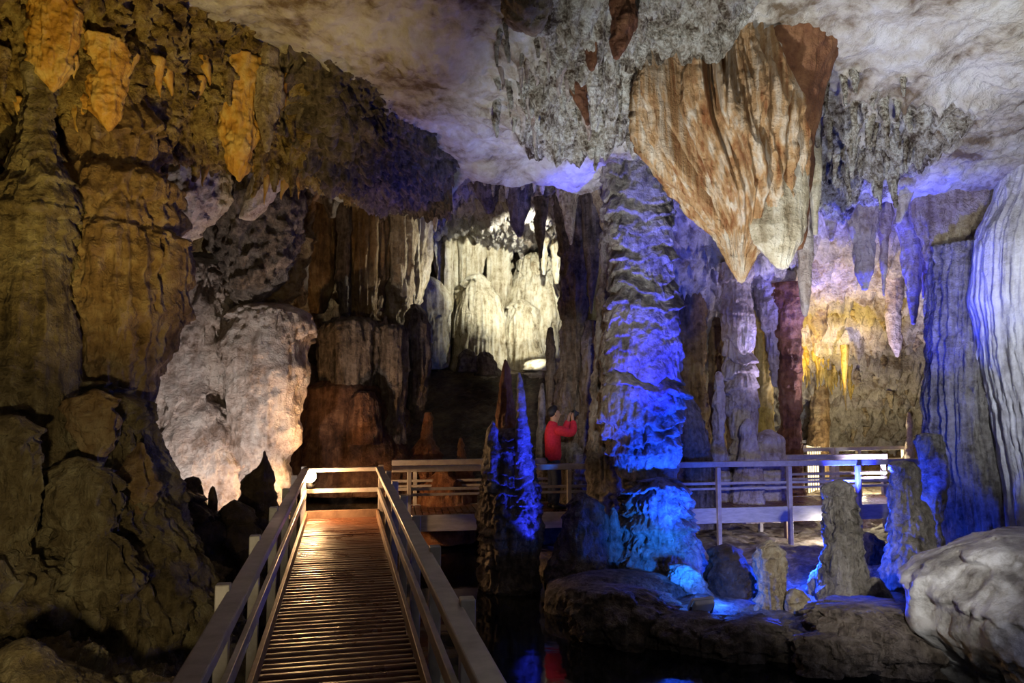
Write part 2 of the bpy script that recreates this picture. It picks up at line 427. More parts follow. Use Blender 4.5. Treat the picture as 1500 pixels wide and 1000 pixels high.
def on_roof(px, py):
    """where the sight line through this place meets the roof"""
    best = None
    ys = np.arange(5.0, 18, 0.02)
    P = np.array([at(px, py, y) for y in ys])
    zz = ceil_z(P[:, 0], P[:, 1])
    k = np.argmax(P[:, 2] > zz)
    return P[k] if P[k, 2] > zz[k] else None

def hang(rows):
    a = min(rows)
    q = on_roof((a[1] + a[2]) / 2, a[0] + 12)
    return float(q[1]) - 0.28 if q is not None else 13.0

def shore(x):
    xs = [-20, 0.15, 0.45, 0.8, 1.85, 2.5, 3.55, 6, 10]
    ysv = [11.9, 11.6, 8.7, 7.05, 6.75, 6.4, 6.0, 4.5, 3.0]
    return np.interp(x, xs, ysv) + 0.18 * fbm(x * 2.2, 0 * x, 0 * x, 31, 3)

def floor_z(x, y):
    d = y - shore(x)
    t = sstep(-0.05, 0.30, d)
    land = -0.53 + 0.08 * fbm(x * 1.5, y * 1.5, 0 * x, 41, 4) + 0.06 * sstep(0.1, 0.9, d) * sstep(2.6, 1.0, d) * sstep(11, 9, y)
    # the sandy hollow under the far boardwalk
    land = land - 0.06 * sstep(10, 11.5, y)
    # mound behind the boardwalk on the left, rising to the lit ledge at the back
    rise = np.interp(y, [11.8, 12.4, 13.5, 16.2, 17.2, 30], [-0.6, 0.15, 0.8, 2.25, 2.35, 2.5])
    w = sstep(1.9, 0.7, x)
    land = land + (np.maximum(rise, land) - land) * w
    # far right chamber
    land = land + sstep(13, 15, y) * sstep(2, 3, x) * 0.35
    land = land + sstep(4.2, 6.0, x) * sstep(11, 8, y) * 0.6
    # left bank beside the near boardwalk
    bank = sstep(-2.6, -4.2, x - 0.0 + (y - 8) * 0.05) * 1.2 - 0.9
    z = -1.5 + (land + 1.5) * t
    z = np.maximum(z, bank - 0.2)
    z += 0.05 * fbm(x * 5, y * 5, 0 * x, 44, 3) + 0.02 * fbm(x * 15, y * 15, 0 * x, 46, 2) - 0.06 * (1 - t)
    return z

floor_o = field('floor', np.arange(-9, 11.5, 0.045), np.arange(-2.0, 22.0, 0.045), floor_z, 'sand')
floor_o.data.materials.append(M['dark']); floor_o.data.materials.append(M['greydark'])
_n = len(floor_o.data.polygons); _c = np.zeros(_n * 3, np.float32); floor_o.data.polygons.foreach_get('center', _c); _c = _c.reshape(-1, 3)
_w = 0.3 * vnoise(_c[:, 0] * 2, _c[:, 1] * 2, 0 * _c[:, 0], 77)
_mi = np.where((_c[:, 0] + _w < 1.9) & (_c[:, 1] + _w > 11.5) & (_c[:, 1] + _w < 16.1), 1, np.where((_c[:, 1] + _w < 10.4), 2, 0))  # mound slope gets the dark rock, its shade put into the colour
floor_o.data.polygons.foreach_set('material_index', _mi.astype(np.int32))
w = MB(); w.v = [(-9, -2, -0.63), (11, -2, -0.63), (11, 13, -0.63), (-9, 13, -0.63)]; w.f = [(0, 1, 2, 3)]
wo = w.build('floor_water', 'water'); wo['kind'] = 'structure'

def rock_disp(big=0.25, fl=0.05, sp=0.12, fine=0.05, lg=0.0, per=0.4, s=1, pop=0.0):
    def f(x, y, z):
        d = big * fbm(x * 0.9, y * 0.9, z * 0.9, s, 4) + fine * fbm(x * 6, y * 6, z * 6, s + 9, 4)
        if fl: d = d + fl * ridged(x / sp, y / sp, z * 0.12 / sp, s + 3, 2) * sstep(-0.5, 0.4, fbm(x * 0.8, y * 0.8, z * 0.8, s + 33, 2))
        if lg:
            ph = z / per + 0.8 * fbm(x * 1.1, y * 1.1, z * 0.6, s + 6, 3) + 0.2 * ridged(x * 8, y * 8, z, s + 8, 2)
            q = ph - np.floor(ph)
            d = d + lg * ((1 - q) * sstep(0, 0.15, q) - 0.4)
        if pop: d = d + pop * lumps(x * 9, y * 9, z * 6, s + 4) + 0.6 * pop * lumps(x * 20, y * 20, z * 14, s + 14)
        return d
    return f

# left wall from the roof down to the water beside the boardwalk
sheet('wall_left', [
    (-60, [(-420, 3.4), (-160, 5.5), (0, 7.0), (100, 7.6), (165, 8.2)]),
    (300, [(-420, 3.4), (-160, 5.3), (0, 6.6), (100, 7.3), (175, 8.2)]),
    (560, [(-420, 3.2), (-160, 4.9), (0, 6.0), (110, 6.5), (190, 7.8)]),
    (690, [(-420, 3.1), (-160, 4.7), (10, 5.7), (130, 6.1), (225, 7.6)]),
    (780, [(-420, 3.0), (-160, 4.5), (20, 5.4), (160, 5.9), (290, 7.4)]),
    (890, [(-420, 2.9), (-160, 4.2), (20, 5.0), (190, 5.7), (335, 7.0)]),
    (940, [(-420, 2.9), (-160, 4.2), (20, 5.2), (200, 5.8), (350, 6.8)]),
    (985, [(-420, 2.5), (-160, 3.6), (20, 4.4), (200, 5.0), (360, 6.3)]),
    (1200, [(-420, 2.0), (-160, 2.8), (20, 3.3), (200, 3.7), (380, 5.0)])],
    'olive', 420, 300, rock_disp(0.3, 0.07, 0.09, 0.07, 0.16, 0.42, 2))
# the crusted shoulder where the left wall meets the roof
crust_o, crust_G, crust_N = sheet('wall_crust', [
    (-110, [(-300, 4.5), (0, 5.6), (150, 6.0), (290, 6.4), (410, 7.2), (480, 20, 7.3), (560, 90, 8.0), (660, 180, 9.2)]),
    (70, [(-300, 4.6), (0, 5.7), (150, 6.1), (290, 7.0), (410, 7.5), (480, 120, 7.7), (560, 165, 8.5), (660, 225, 9.6)]),
    (130, [(-300, 4.8), (0, 5.9), (150, 6.3), (290, 7.2), (410, 7.9), (480, 170, 8.0), (560, 200, 8.8), (660, 252, 9.9)]),
    (180, [(-300, 5.0), (0, 6.2), (150, 6.6), (290, 7.4), (410, 195, 8.3), (480, 212, 8.5), (560, 235, 9.2), (660, 270, 10.3)]),
    (215, [(-300, 5.3), (0, 6.8), (150, 7.2), (290, 8.0), (410, 238, 8.9), (480, 256, 9.2), (560, 276, 9.9), (660, 286, 10.9)]),
    (225, [(-300, 6.3), (0, 7.8), (150, 8.2), (290, 9.2), (410, 246, 10.0), (480, 261, 10.6), (560, 280, 11.2), (660, 288, 12.0)]),
    (200, [(-300, 8.0), (0, 9.5), (150, 10.0), (290, 11.0), (410, 215, 12.0), (480, 215, 12.8), (560, 235, 13.4), (660, 268, 14.2)])],
    'crust', 280, 440, rock_disp(0.26, 0.05, 0.12, 0.14, 0, 1, 5, pop=0.14))
crust_o.data.materials.append(M['greydark'])
_n = len(crust_o.data.polygons); _c = np.zeros(_n * 3, np.float32); crust_o.data.polygons.foreach_get('center', _c); _c = _c.reshape(-1, 3)
crust_o.data.polygons.foreach_set('material_index', (_c[:, 0] + 0.35 * vnoise(_c[:, 0] * 4, _c[:, 1] * 4, _c[:, 2] * 4, 91) > -2.45).astype(np.int32))
# wall behind the mound and the dark draperies
sheet('wall_left_rear', [
    (60, [(-100, 11.5), (200, 12.5), (400, 13.8), (560, 15.5), (680, 18)]),
    (350, [(-100, 11.5), (200, 12.6), (400, 14.0), (560, 15.5), (640, 18)]),
    (520, [(-100, 11.5), (200, 12.6), (400, 13.9), (560, 15.0), (620, 17)]),
    (640, [(-100, 11.3), (200, 12.2), (400, 12.8), (520, 13.2), (600, 14)]),
    (800, [(-100, 11.0), (200, 12.0), (400, 12.2), (520, 12.4), (600, 12.8)])],
    'brown', 260, 300, rock_disp(0.35, 0.10, 0.14, 0.08, 0.10, 0.8, 9))
sheet('wall_back', [
    (180, [(480, 19), (620, 19), (720, 19.5), (840, 19.5), (980, 18), (1080, 17)]),
    (350, [(480, 19), (620, 18.6), (720, 19.0), (840, 19.3), (980, 18), (1080, 17)]),
    (450, [(480, 18.6), (620, 18.2), (720, 18.7), (840, 19.0), (980, 17.6), (1080, 16.6)]),
    (560, [(480, 18.0), (620, 17.6), (720, 18.2), (840, 18.8), (980, 17.0), (1080, 16)]),
    (720, [(480, 17.5), (620, 17.2), (720, 17.8), (840, 18.0), (980, 16.5), (1080, 15.5)])],
    'cream', 240, 260, rock_disp(0.5, 0.16, 0.16, 0.08, 0.12, 1.1, 14))
sheet('wall_right_rear', [
    (380, [(960, 16.5), (1120, 19), (1260, 19.5), (1400, 19), (1560, 16)]),
    (560, [(960, 16.3), (1120, 18.6), (1260, 19.2), (1400, 18.6), (1560, 15.5)]),
    (640, [(960, 16.0), (1120, 18.2), (1260, 18.6), (1400, 17.8), (1560, 15)]),
    (760, [(960, 15.5), (1120, 17.6), (1260, 17.6), (1400, 17.0), (1560, 14)])],
    'brown', 160, 240, rock_disp(0.6, 0.12, 0.18, 0.1, 0.12, 0.8, 19))
sheet('wall_right', [
    (120, [(1350, 14.0), (1430, 12.0), (1540, 11.0), (1700, 9.5), (2000, 6.5), (2600, 3.0)]),
    (400, [(1380, 14.0), (1440, 12.0), (1540, 11.0), (1700, 9.5), (2000, 6.5), (2600, 3.0)]),
    (650, [(1395, 14.0), (1450, 12.0), (1550, 11.0), (1700, 9.5), (2000, 6.5), (2600, 3.0)]),
    (1000, [(1410, 13.5), (1460, 11.5), (1550, 10.5), (1700, 9.0), (2000, 6.0), (2600, 2.8)])],
    'grey', 200, 240, rock_disp(0.25, 0.10, 0.12, 0.06, 0, 1, 23))

# =================================================================== LEFT SIDE
stone('cave_column', 'massive lumpy brown cave column filling the left side of the cave', 'column',
      [(120, 105, 210), (170, 100, 218), (215, 104, 236), (250, 102, 222), (272, 98, 250), (320, 90, 258), (338, 100, 240), (352, 90, 262),
       (400, 92, 260), (450, 90, 258), (490, 88, 242), (540, 85, 226), (580, 78, 214), (620, 66, 214), (680, 45, 224), (790, 20, 245)],
      6.6, 'brown', ledge=(0.13, 0.42), flute=(0.05, 0.08), rough=(0.16, 2.2), step=2.2, drip=0.3)
stone('cave_column', 'tiered olive column with a narrow neck beside the massive lumpy column', 'column',
      [(95, 36, 92), (140, 42, 80), (180, 38, 76), (212, 36, 78), (222, 30, 80), (245, 22, 88), (285, 0, 104), (312, -16, 112),
       (322, -5, 100), (420, -12, 98), (560, -20, 104), (720, -40, 115)],
      5.9, 'olive', ledge=(0.05, 0.13), flute=(0.035, 0.07), rough=(0.05, 3), step=2.4, drip=0.2)
stone('flowstone_mound', 'bulging apron of draped olive flowstone at the foot of the massive lumpy column', 'flowstone',
      [(560, 120, 160), (590, 100, 205), (640, 60, 222), (690, 50, 232), (760, 20, 262), (860, -10, 300), (960, -30, 320)],
      6.2, 'olive', ledge=(0.17, 0.40), flute=(0.07, 0.075), rough=(0.20, 2.6), step=2.2, depth=0.8, drip=0.3)
stone('boulder', 'small greenish yellow lit rock in the bottom left corner of the cave', 'rock',
      [(938, 28, 48), (945, 18, 56), (965, 18, 75), (1000, 10, 130), (1060, -20, 190)], 4.2, 'olive', rough=(0.10, 4), ledge=(0.04, 0.1), step=2.6)
lc = [('small fluted curtain under the ledge at the foot of the massive lumpy column', [(572, 132, 142), (584, 116, 160), (605, 106, 168), (640, 112, 164), (668, 124, 152), (690, 134, 142)], 5.75, 'brown'),
      ('short fluted bulge on the left apron, below the small fluted curtain', [(672, 105, 120), (690, 80, 158), (720, 68, 166), (760, 76, 156), (800, 92, 138), (830, 108, 124)], 5.55, 'olive'),
      ('narrow fluted rib slanting down the right edge of the olive apron', [(650, 200, 210), (690, 186, 222), (740, 176, 212), (790, 166, 198), (830, 170, 186)], 5.95, 'brown'),
      ('low fluted bulge near the water on the left bank', [(775, 135, 155), (795, 115, 185), (840, 106, 194), (878, 118, 178), (905, 136, 156)], 5.5, 'olive'),
      ('pale green fluted bulge at the left edge below the tiered column', [(610, 5, 25), (650, -20, 48), (720, -26, 56), (790, -16, 46), (840, 0, 30)], 5.3, 'olive')]
for lb, rw, Y, mt in lc:
    stone('drapery', lb, 'drapery', rw, Y, mt, flute=(0.09, 0.07), rough=(0.12, 4), ledge=(0.08, 0.2), step=2, depth=0.6, soft=6)
# dark rocks between the left bank and the boardwalk
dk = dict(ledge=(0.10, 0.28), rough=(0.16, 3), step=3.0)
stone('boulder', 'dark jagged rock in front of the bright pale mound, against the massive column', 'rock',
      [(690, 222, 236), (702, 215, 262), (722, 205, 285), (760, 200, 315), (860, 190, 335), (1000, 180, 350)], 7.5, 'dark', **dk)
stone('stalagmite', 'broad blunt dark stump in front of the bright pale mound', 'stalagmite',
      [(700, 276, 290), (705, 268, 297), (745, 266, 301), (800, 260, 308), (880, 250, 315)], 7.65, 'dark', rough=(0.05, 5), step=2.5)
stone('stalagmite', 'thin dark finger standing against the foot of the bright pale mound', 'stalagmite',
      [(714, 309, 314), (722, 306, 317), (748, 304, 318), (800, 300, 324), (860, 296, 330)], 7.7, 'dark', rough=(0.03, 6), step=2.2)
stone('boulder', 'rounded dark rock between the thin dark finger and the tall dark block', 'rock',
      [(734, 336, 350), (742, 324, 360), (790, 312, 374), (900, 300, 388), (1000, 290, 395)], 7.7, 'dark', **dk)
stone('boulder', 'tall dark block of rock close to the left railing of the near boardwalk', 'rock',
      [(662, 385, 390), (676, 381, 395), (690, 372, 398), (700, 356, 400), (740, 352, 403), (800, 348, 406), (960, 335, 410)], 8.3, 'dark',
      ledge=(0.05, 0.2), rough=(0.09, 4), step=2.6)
# pale mound lit from below
mp_ = dict(ledge=(0.16, 0.62), flute=(0.035, 0.10), rough=(0.16, 2.0), depth=0.85, step=2.6, drip=0.35)
stone('flowstone_mound', 'tall pale upper lobe of flowstone lit white behind the massive column', 'flowstone',
      [(380, 272, 300), (392, 262, 322), (410, 252, 338), (440, 240, 350), (480, 222, 352), (520, 205, 352), (600, 190, 352), (700, 190, 360), (800, 180, 370)],
      10.9, 'pale', **mp_)
stone('flowstone_mound', 'pinkish pale lobe of flowstone nearest the warm lamp on the boardwalk', 'flowstone',
      [(445, 368, 405), (452, 350, 436), (470, 338, 452), (500, 332, 452), (560, 330, 446), (610, 332, 436), (650, 340, 438), (672, 350, 420), (760, 345, 425)],
      10.6, 'pale', **mp_)
stone('flowstone_mound', 'brightest low bulge of flowstone lit white from below behind the dark stumps', 'flowstone',
      [(575, 240, 300), (600, 222, 332), (640, 212, 350), (690, 208, 356), (740, 205, 358), (820, 200, 366)],
      10.45, 'pale', ledge=(0.12, 0.5), flute=(0.035, 0.10), rough=(0.14, 2.4), depth=0.55, step=2.4, drip=0.35)
stone('flowstone_mound', 'dusky dome of rock under the dark overhang behind the pale mound', 'flowstone',
      [(372, 285, 310), (385, 270, 330), (410, 262, 342), (470, 260, 350)], 11.6, 'greydark', rough=(0.1, 3), step=3)

# overhanging masses above the mound
hg = dict(rough=(0.15, 3.2), pop=(0.07, 8), flute=(0.06, 0.11), step=2.6)
stone('stalactite', 'rough hanging mass ending in a single white point above the pale mound', 'stalactite',
      [(170, 222, 320), (240, 234, 335), (290, 250, 335), (320, 257, 315), (342, 258, 295), (352, 258, 282), (372, 260, 276), (393, 263, 267)],
      9.4, 'pale', rough=(0.12, 3.2), pop=(0.05, 9), flute=(0.04, 0.1), step=2.4)
stone('drapery', 'ragged brown overhang of crusted draperies behind the yellow pendants', 'drapery',
      [(170, 300, 455), (250, 300, 450), (320, 310, 440), (370, 322, 425), (410, 335, 410), (432, 345, 385), (446, 352, 368)], 10.4, 'greydark', **hg)
stone('drapery', 'lilac lit flap hanging under the long grey cone at the upper left', 'drapery',
      [(215, 385, 420), (235, 378, 422), (270, 368, 412), (300, 358, 392), (320, 352, 372)], 9.3, 'pale', rough=(0.05, 4), flute=(0.03, 0.07), step=2.2)
stone('drapery', 'slanting brown rib running down from the roof beside the lilac flap', 'drapery',
      [(200, 424, 470), (260, 424, 462), (330, 414, 452), (380, 404, 444), (420, 396, 430), (455, 394, 412)], 11.0, 'brown', **hg)
for i, (a, b, y0, y1) in enumerate(((346, 362, 400, 442), (366, 384, 405, 446), (388, 404, 400, 440), (410, 432, 395, 444), (434, 450, 380, 448))):
    stone('stalactite', 'short square-ended brown pendant in the row over the black recess', 'stalactite',
          [(y0 - 60, a - 3, b + 3), (y0, a, b), (y1 - 4, a + 2, b - 2), (y1, a + 5, b - 5)], 12.2 + 0.1 * (i % 2), 'greydark', group='pendants over the black recess',
          flute=(0.03, 0.06), rough=(0.03, 5), step=2.6)

# long dark draperies of the middle left
dd = dict(aflute=(0.20, 16), flute=(0.07, 0.10), rough=(0.07, 3), step=1.9)
drap = [
    ('long narrow brown drapery, first of the dark curtains from the left', [(220, 452, 492), (300, 456, 488), (400, 452, 484), (440, 455, 480), (458, 460, 474)], 13.0, 'brown'),
    ('dark brown drapery ending in a pair of pale spikes', [(215, 470, 506), (260, 474, 500), (290, 476, 494), (318, 481, 488)], 12.4, 'greydark'),
    ('slender dark rib between the spiked drapery and the wide rusty curtain', [(225, 494, 512), (330, 497, 512), (440, 498, 513), (468, 501, 511)], 12.8, 'greydark'),
    ('wide rusty brown curtain with deep flutes and a straight bottom edge', [(225, 504, 566), (300, 506, 566), (400, 508, 564), (458, 508, 560), (470, 512, 556)], 13.2, 'brown'),
    ('fluted tan curtain beside the wide rusty one', [(235, 558, 606), (330, 560, 606), (420, 566, 602), (462, 572, 596), (482, 578, 590)], 13.4, 'tan'),
    ('pale fluted curtain reaching down to a knobby dark stump', [(265, 592, 640), (340, 596, 630), (420, 598, 620), (448, 600, 612)], 14.6, 'cream'),
]
for lb, rw, Y, mt in drap:
    stone('drapery', lb, 'drapery', rw, Y, mt, **dd)
low = [
    ('broad fluted stump like a barrel under the wide rusty curtain', [(466, 492, 538), (474, 476, 552), (486, 470, 556), (530, 473, 556), (556, 478, 552), (600, 490, 546)], 12.5, 'greydark'),
    ('tall fluted dark stump with a domed top beside the barrel shaped one', [(476, 566, 586), (484, 558, 594), (520, 556, 596), (560, 560, 592), (605, 564, 586), (650, 560, 592)], 12.4, 'greydark'),
    ('knobby dark stump, nearest of the stumps to the bright back wall', [(446, 602, 612), (458, 597, 620), (480, 594, 626), (520, 596, 628), (560, 600, 622), (620, 604, 616)], 13.0, 'greydark'),
]
for lb, rw, Y, mt in low:
    stone('stalagmite', lb, 'stalagmite', rw, Y, mt, aflute=(0.12, 22), flute=(0.06, 0.09), ledge=(0.05, 0.5), rough=(0.05, 3), step=1.8)
stone('flowstone_mound', 'rusty brown bench of rock below the fluted stumps', 'flowstone',
      [(558, 470, 535), (568, 440, 560), (600, 432, 566), (625, 428, 568), (650, 415, 590), (720, 400, 620)], 12.4, 'rust', ledge=(0.10, 0.5), flute=(0.04, 0.12), rough=(0.12, 2.4), depth=0.6, step=3)
stone('boulder', 'rounded rusty rock on the brown bench below the tall fluted stump', 'rock',
      [(574, 520, 545), (584, 512, 553), (620, 512, 555), (650, 510, 560)], 11.8, 'rust', rough=(0.06, 4), flute=(0.03, 0.1))
# brown stalagmites behind the boardwalk corner
stone('stalagmite', 'knobby orange brown stalagmite with a pale tip behind the boardwalk corner', 'stalagmite',
      [(604, 624, 630), (612, 621, 634), (640, 617, 634), (656, 606, 640), (690, 592, 650), (760, 580, 660)], 12.6, 'rustlit', ledge=(0.06, 0.16), rough=(0.09, 5), step=2)
stone('boulder', 'angular orange brown chunk leaning beside the knobby stalagmite', 'rock',
      [(632, 586, 590), (640, 574, 590), (652, 573, 588), (668, 580, 606), (720, 575, 615), (760, 570, 620)], 12.4, 'rustlit', rough=(0.10, 6), step=2)
stone('stalagmite', 'pointed pale orange stalagmite behind the railing left of the blue spire', 'stalagmite',
      [(642, 673, 677), (652, 670, 681), (675, 670, 684), (700, 668, 696), (760, 664, 704)], 12.3, 'rustlit', ledge=(0.04, 0.12), rough=(0.06, 6), step=2)
stone('boulder', 'dark rock seen low behind the far boardwalk railing left of the person', 'rock',
      [(690, 640, 662), (705, 628, 676), (740, 618, 690), (790, 610, 700)], 12.0, 'rustlit', rough=(0.1, 4), step=2.4)

# =================================================================== BACK CHAMBER
bk = dict(aflute=(0.16, 20), flute=(0.08, 0.15), rough=(0.08, 2), step=1.8)
back = [
    ('pale fluted back curtain at the left end of the bright wall', [(285, 596, 628), (350, 598, 626), (430, 600, 622), (440, 604, 618)], 16.6),
    ('narrow pale back curtain beside the blue lit gap in the roof', [(292, 640, 668), (360, 638, 668), (440, 642, 662), (505, 646, 656)], 17.0),
    ('wide cream back curtain hanging over the domed bright flowstone', [(300, 664, 716), (360, 662, 712), (380, 666, 706), (480, 668, 690), (510, 672, 684)], 17.2),
    ('tan fluted back curtain ending above the bright ledge', [(310, 704, 752), (375, 706, 754), (384, 710, 748), (440, 714, 742), (452, 720, 738)], 17.6),
]
for lb, rw, Y in back:
    stone('drapery', lb, 'drapery', rw, Y, 'cream', **bk)
domes = [
    ('dark topped dome of fluted flowstone on the left of the bright back wall', [(404, 620, 630), (412, 610, 644), (426, 604, 650), (460, 606, 654), (490, 610, 652), (540, 612, 648)], 16.4),
    ('brilliant white fluted dome of flowstone in the middle of the back wall', [(402, 696, 704), (415, 684, 718), (440, 674, 732), (470, 670, 738), (520, 666, 740), (560, 664, 744)], 16.8),
    ('large grey white fluted dome of flowstone at the right of the bright back wall', [(372, 776, 790), (384, 762, 806), (410, 752, 822), (450, 742, 836), (520, 736, 842), (560, 730, 846)], 18.0),
    ('low white fluted dome in front of the large grey white one', [(440, 756, 768), (452, 744, 782), (480, 738, 790), (520, 736, 794), (560, 734, 796)], 17.2),
]
for lb, rw, Y in domes:
    stone('flowstone_mound', lb, 'flowstone', rw, Y, 'cream', aflute=(0.09, 44), flute=(0.05, 0.14), ledge=(0.16, 1.0), rough=(0.10, 2), step=1.7, drip=0.25)
stone('drapery', 'slender white rib dripping between the white dome and the dark topped dome', 'drapery',
      [(330, 650, 662), (420, 652, 662), (500, 654, 660), (532, 655, 659)], 16.6, 'cream', flute=(0.04, 0.1), step=2)
for lb, rw in (('pale lumpy stalactite high at the back left of the dark columns', [(318, 788, 806), (350, 790, 803), (385, 793, 800), (402, 795, 798)]),
               ('knobby white stalactite at the back touching the dark column', [(320, 806, 824), (370, 808, 822), (400, 810, 820), (415, 813, 817)])):
    stone('stalactite', lb, 'stalactite', rw, 16.5, 'cream', rough=(0.15, 3), step=2)
stone('boulder', 'flat white lit stone on the ledge at the back of the cave', 'rock',
      [(526, 782, 802), (528, 774, 810), (534, 764, 822), (542, 760, 828)], 16.3, 'cream', rough=(0.08, 6), step=2, depth=0.7)
for lb, rw in (('dark rock lying left on the lip of the bright back ledge', [(512, 678, 690), (522, 672, 700), (545, 668, 706)]),
               ('dark rock lying right on the lip of the bright back ledge', [(516, 704, 716), (526, 698, 726), (550, 694, 734)])):
    stone('boulder', lb, 'rock', rw, 15.6, 'greydark', rough=(0.12, 4), step=2)

# dark columns left of the blue column
stone('cave_column', 'tall grey brown column behind the person in red', 'column',
      [(285, 814, 866), (330, 820, 858), (400, 822, 856), (480, 824, 858), (560, 822, 862), (620, 814, 868), (690, 802, 880), (760, 795, 890)],
      12.5, 'greydark', flute=(0.07, 0.10), rough=(0.10, 3.5), ledge=(0.03, 0.3), step=2)
stone('cave_column', 'slim rough grey column between the tall grey brown column and the blue lit one', 'column',
      [(470, 858, 872), (500, 855, 874), (580, 853, 878), (640, 850, 884), (700, 846, 892), (770, 840, 898)],
      12.0, 'greydark', flute=(0.05, 0.08), rough=(0.08, 4), step=2)
stone('stalactite', 'long dark smooth stalactite hanging before the bright gap beside the blue lit column', 'stalactite',
      [(280, 850, 896), (320, 853, 884), (380, 858, 876), (430, 861, 871), (458, 864, 867)], 11.6, 'greydark', flute=(0.03, 0.08), rough=(0.03, 4), step=2)
stone('cave_column', 'grey rough pilaster grown against the left flank of the blue lit column', 'column',
      [(340, 882, 908), (420, 880, 910), (500, 874, 912), (600, 868, 914), (680, 862, 918), (760, 858, 925)],
      10.6, 'grey', flute=(0.05, 0.07), ledge=(0.05, 0.2), rough=(0.08, 4), step=2.2)
stone('stalagmite', 'thin dark stalagmite standing left above the head of the person', 'stalagmite',
      [(480, 804, 809), (490, 800, 812), (520, 799, 813), (570, 800, 813), (640, 796, 818), (720, 792, 822)], 13.2, 'greydark', rough=(0.05, 5), ledge=(0.03, 0.2), step=2)
stone('stalagmite', 'slender pale stalagmite right behind the back of the person', 'stalagmite',
      [(562, 792, 796), (580, 789, 798), (640, 786, 800), (720, 782, 806)], 12.6, 'grey', rough=(0.04, 6), step=2)
roots = [('root-like leaning rock spur at the foot of the tall grey column, uppermost of the two', [(610, 862, 868), (640, 858, 882), (690, 856, 900), (760, 850, 905)]),
         ('root-like rock spur spreading low at the foot of the tall grey column', [(650, 840, 846), (665, 836, 866), (690, 832, 880), (760, 826, 890)])]
for lb, rw in roots:
    stone('boulder', lb, 'rock', rw, 12.0, 'grey', flute=(0.06, 0.08), rough=(0.1, 4), step=2)
# hanging under the middle lip
lipst = [
    ('stout tan stalactite, larger of the two under the middle lip of the roof', [(245, 806, 852), (268, 814, 848), (295, 820, 845), (330, 828, 842), (357, 834, 838)], 10.7, 'tan'),
    ('tapering tan stalactite next to the top of the blue lit column', [(262, 864, 906), (285, 870, 900), (310, 876, 896), (347, 885, 888)], 10.6, 'tan'),
    ('dark broken stalactite under the roof over the bright back wall', [(270, 738, 782), (300, 746, 776), (325, 750, 771), (346, 759, 765)], 11.6, 'greydark'),
    ('slim dark stalactite hanging over the knobby white back stalactites', [(290, 780, 802), (340, 786, 798), (378, 789, 794)], 13.0, 'greydark'),
    ('short dark stub of rock under the roof left of the bright back wall', [(262, 690, 732), (290, 700, 728), (312, 712, 722)], 12.6, 'greydark'),
]
for lb, rw, Y, mt in lipst:
    stone('stalactite', lb, 'stalactite', rw, Y, mt, rough=(0.07, 5), flute=(0.02, 0.07), step=2)
stone('stalactite', 'blue lit tooth hanging in the gap over the pale back curtains', 'stalactite',
      [(250, 622, 652), (290, 626, 646), (320, 632, 642), (338, 636, 639)], 13.0, 'pale', rough=(0.05, 5), step=2)

# =================================================================== BLUE COLUMN
stone('cave_column', 'tall shelved column lit vivid blue in the middle of the cave', 'column',
      [(225, 872, 985), (262, 884, 978), (300, 884, 982), (350, 888, 986), (400, 894, 986), (430, 892, 986), (470, 886, 990), (500, 883, 993),
       (560, 884, 995), (610, 880, 997), (650, 893, 995), (690, 906, 986), (715, 915, 984), (760, 912, 990)],
      9.6, 'grey', ledge=(0.14, 0.21), flute=(0.02, 0.06), rough=(0.09, 3), step=1.8, drip=0.30, dY=[(220, 0.15), (500, 0), (760, -0.05)])
stone('flowstone_mound', 'tiered bulge of rock lit bright cyan blue at the foot of the tall shelved column', 'flowstone',
      [(700, 946, 986), (710, 928, 1000), (735, 912, 1008), (742, 918, 1004), (770, 900, 1014), (778, 908, 1010), (815, 892, 1022), (850, 880, 1040)],
      9.25, 'grey', ledge=(0.10, 0.2), flute=(0.035, 0.05), rough=(0.10, 4), step=2.0, drip=0.35)
stone('boulder', 'knobby rock lit brightest blue behind the floodlight', 'rock',
      [(828, 990, 1010), (838, 982, 1020), (855, 980, 1032), (880, 984, 1056), (905, 980, 1080)], 8.3, 'grey', ledge=(0.05, 0.15), rough=(0.10, 6), pop=(0.03, 12), step=2)
stone('boulder', 'low dark rock curled beside the bright blue knobby rock', 'rock',
      [(798, 1060, 1066), (806, 1044, 1080), (830, 1034, 1092), (860, 1032, 1100), (900, 1025, 1110)], 8.4, 'dark', rough=(0.13, 5), ledge=(0.05, 0.15), step=2.2)
stone('boulder', 'small dark rock between the blue spire and the tall shelved blue column', 'rock',
      [(722, 848, 856), (732, 838, 868), (755, 828, 884), (800, 818, 892), (850, 800, 900)], 9.0, 'greydark', ledge=(0.06, 0.15), rough=(0.10, 4), step=2)
stone('stalagmite', 'tiny blue lit knob between the small dark rock and the shelved column', 'stalagmite',
      [(743, 896, 900), (750, 891, 905), (775, 889, 908), (820, 884, 914)], 9.0, 'grey', rough=(0.04, 6), step=2)
stone('boulder', 'pale edged low shelf of rock in front of the shelved column', 'rock',
      [(840, 860, 960), (850, 820, 1000), (862, 806, 1012), (890, 800, 1030), (930, 800, 1040)], 8.3, 'greydark', rough=(0.08, 4), ledge=(0.05, 0.2), step=2.5, depth=0.5)

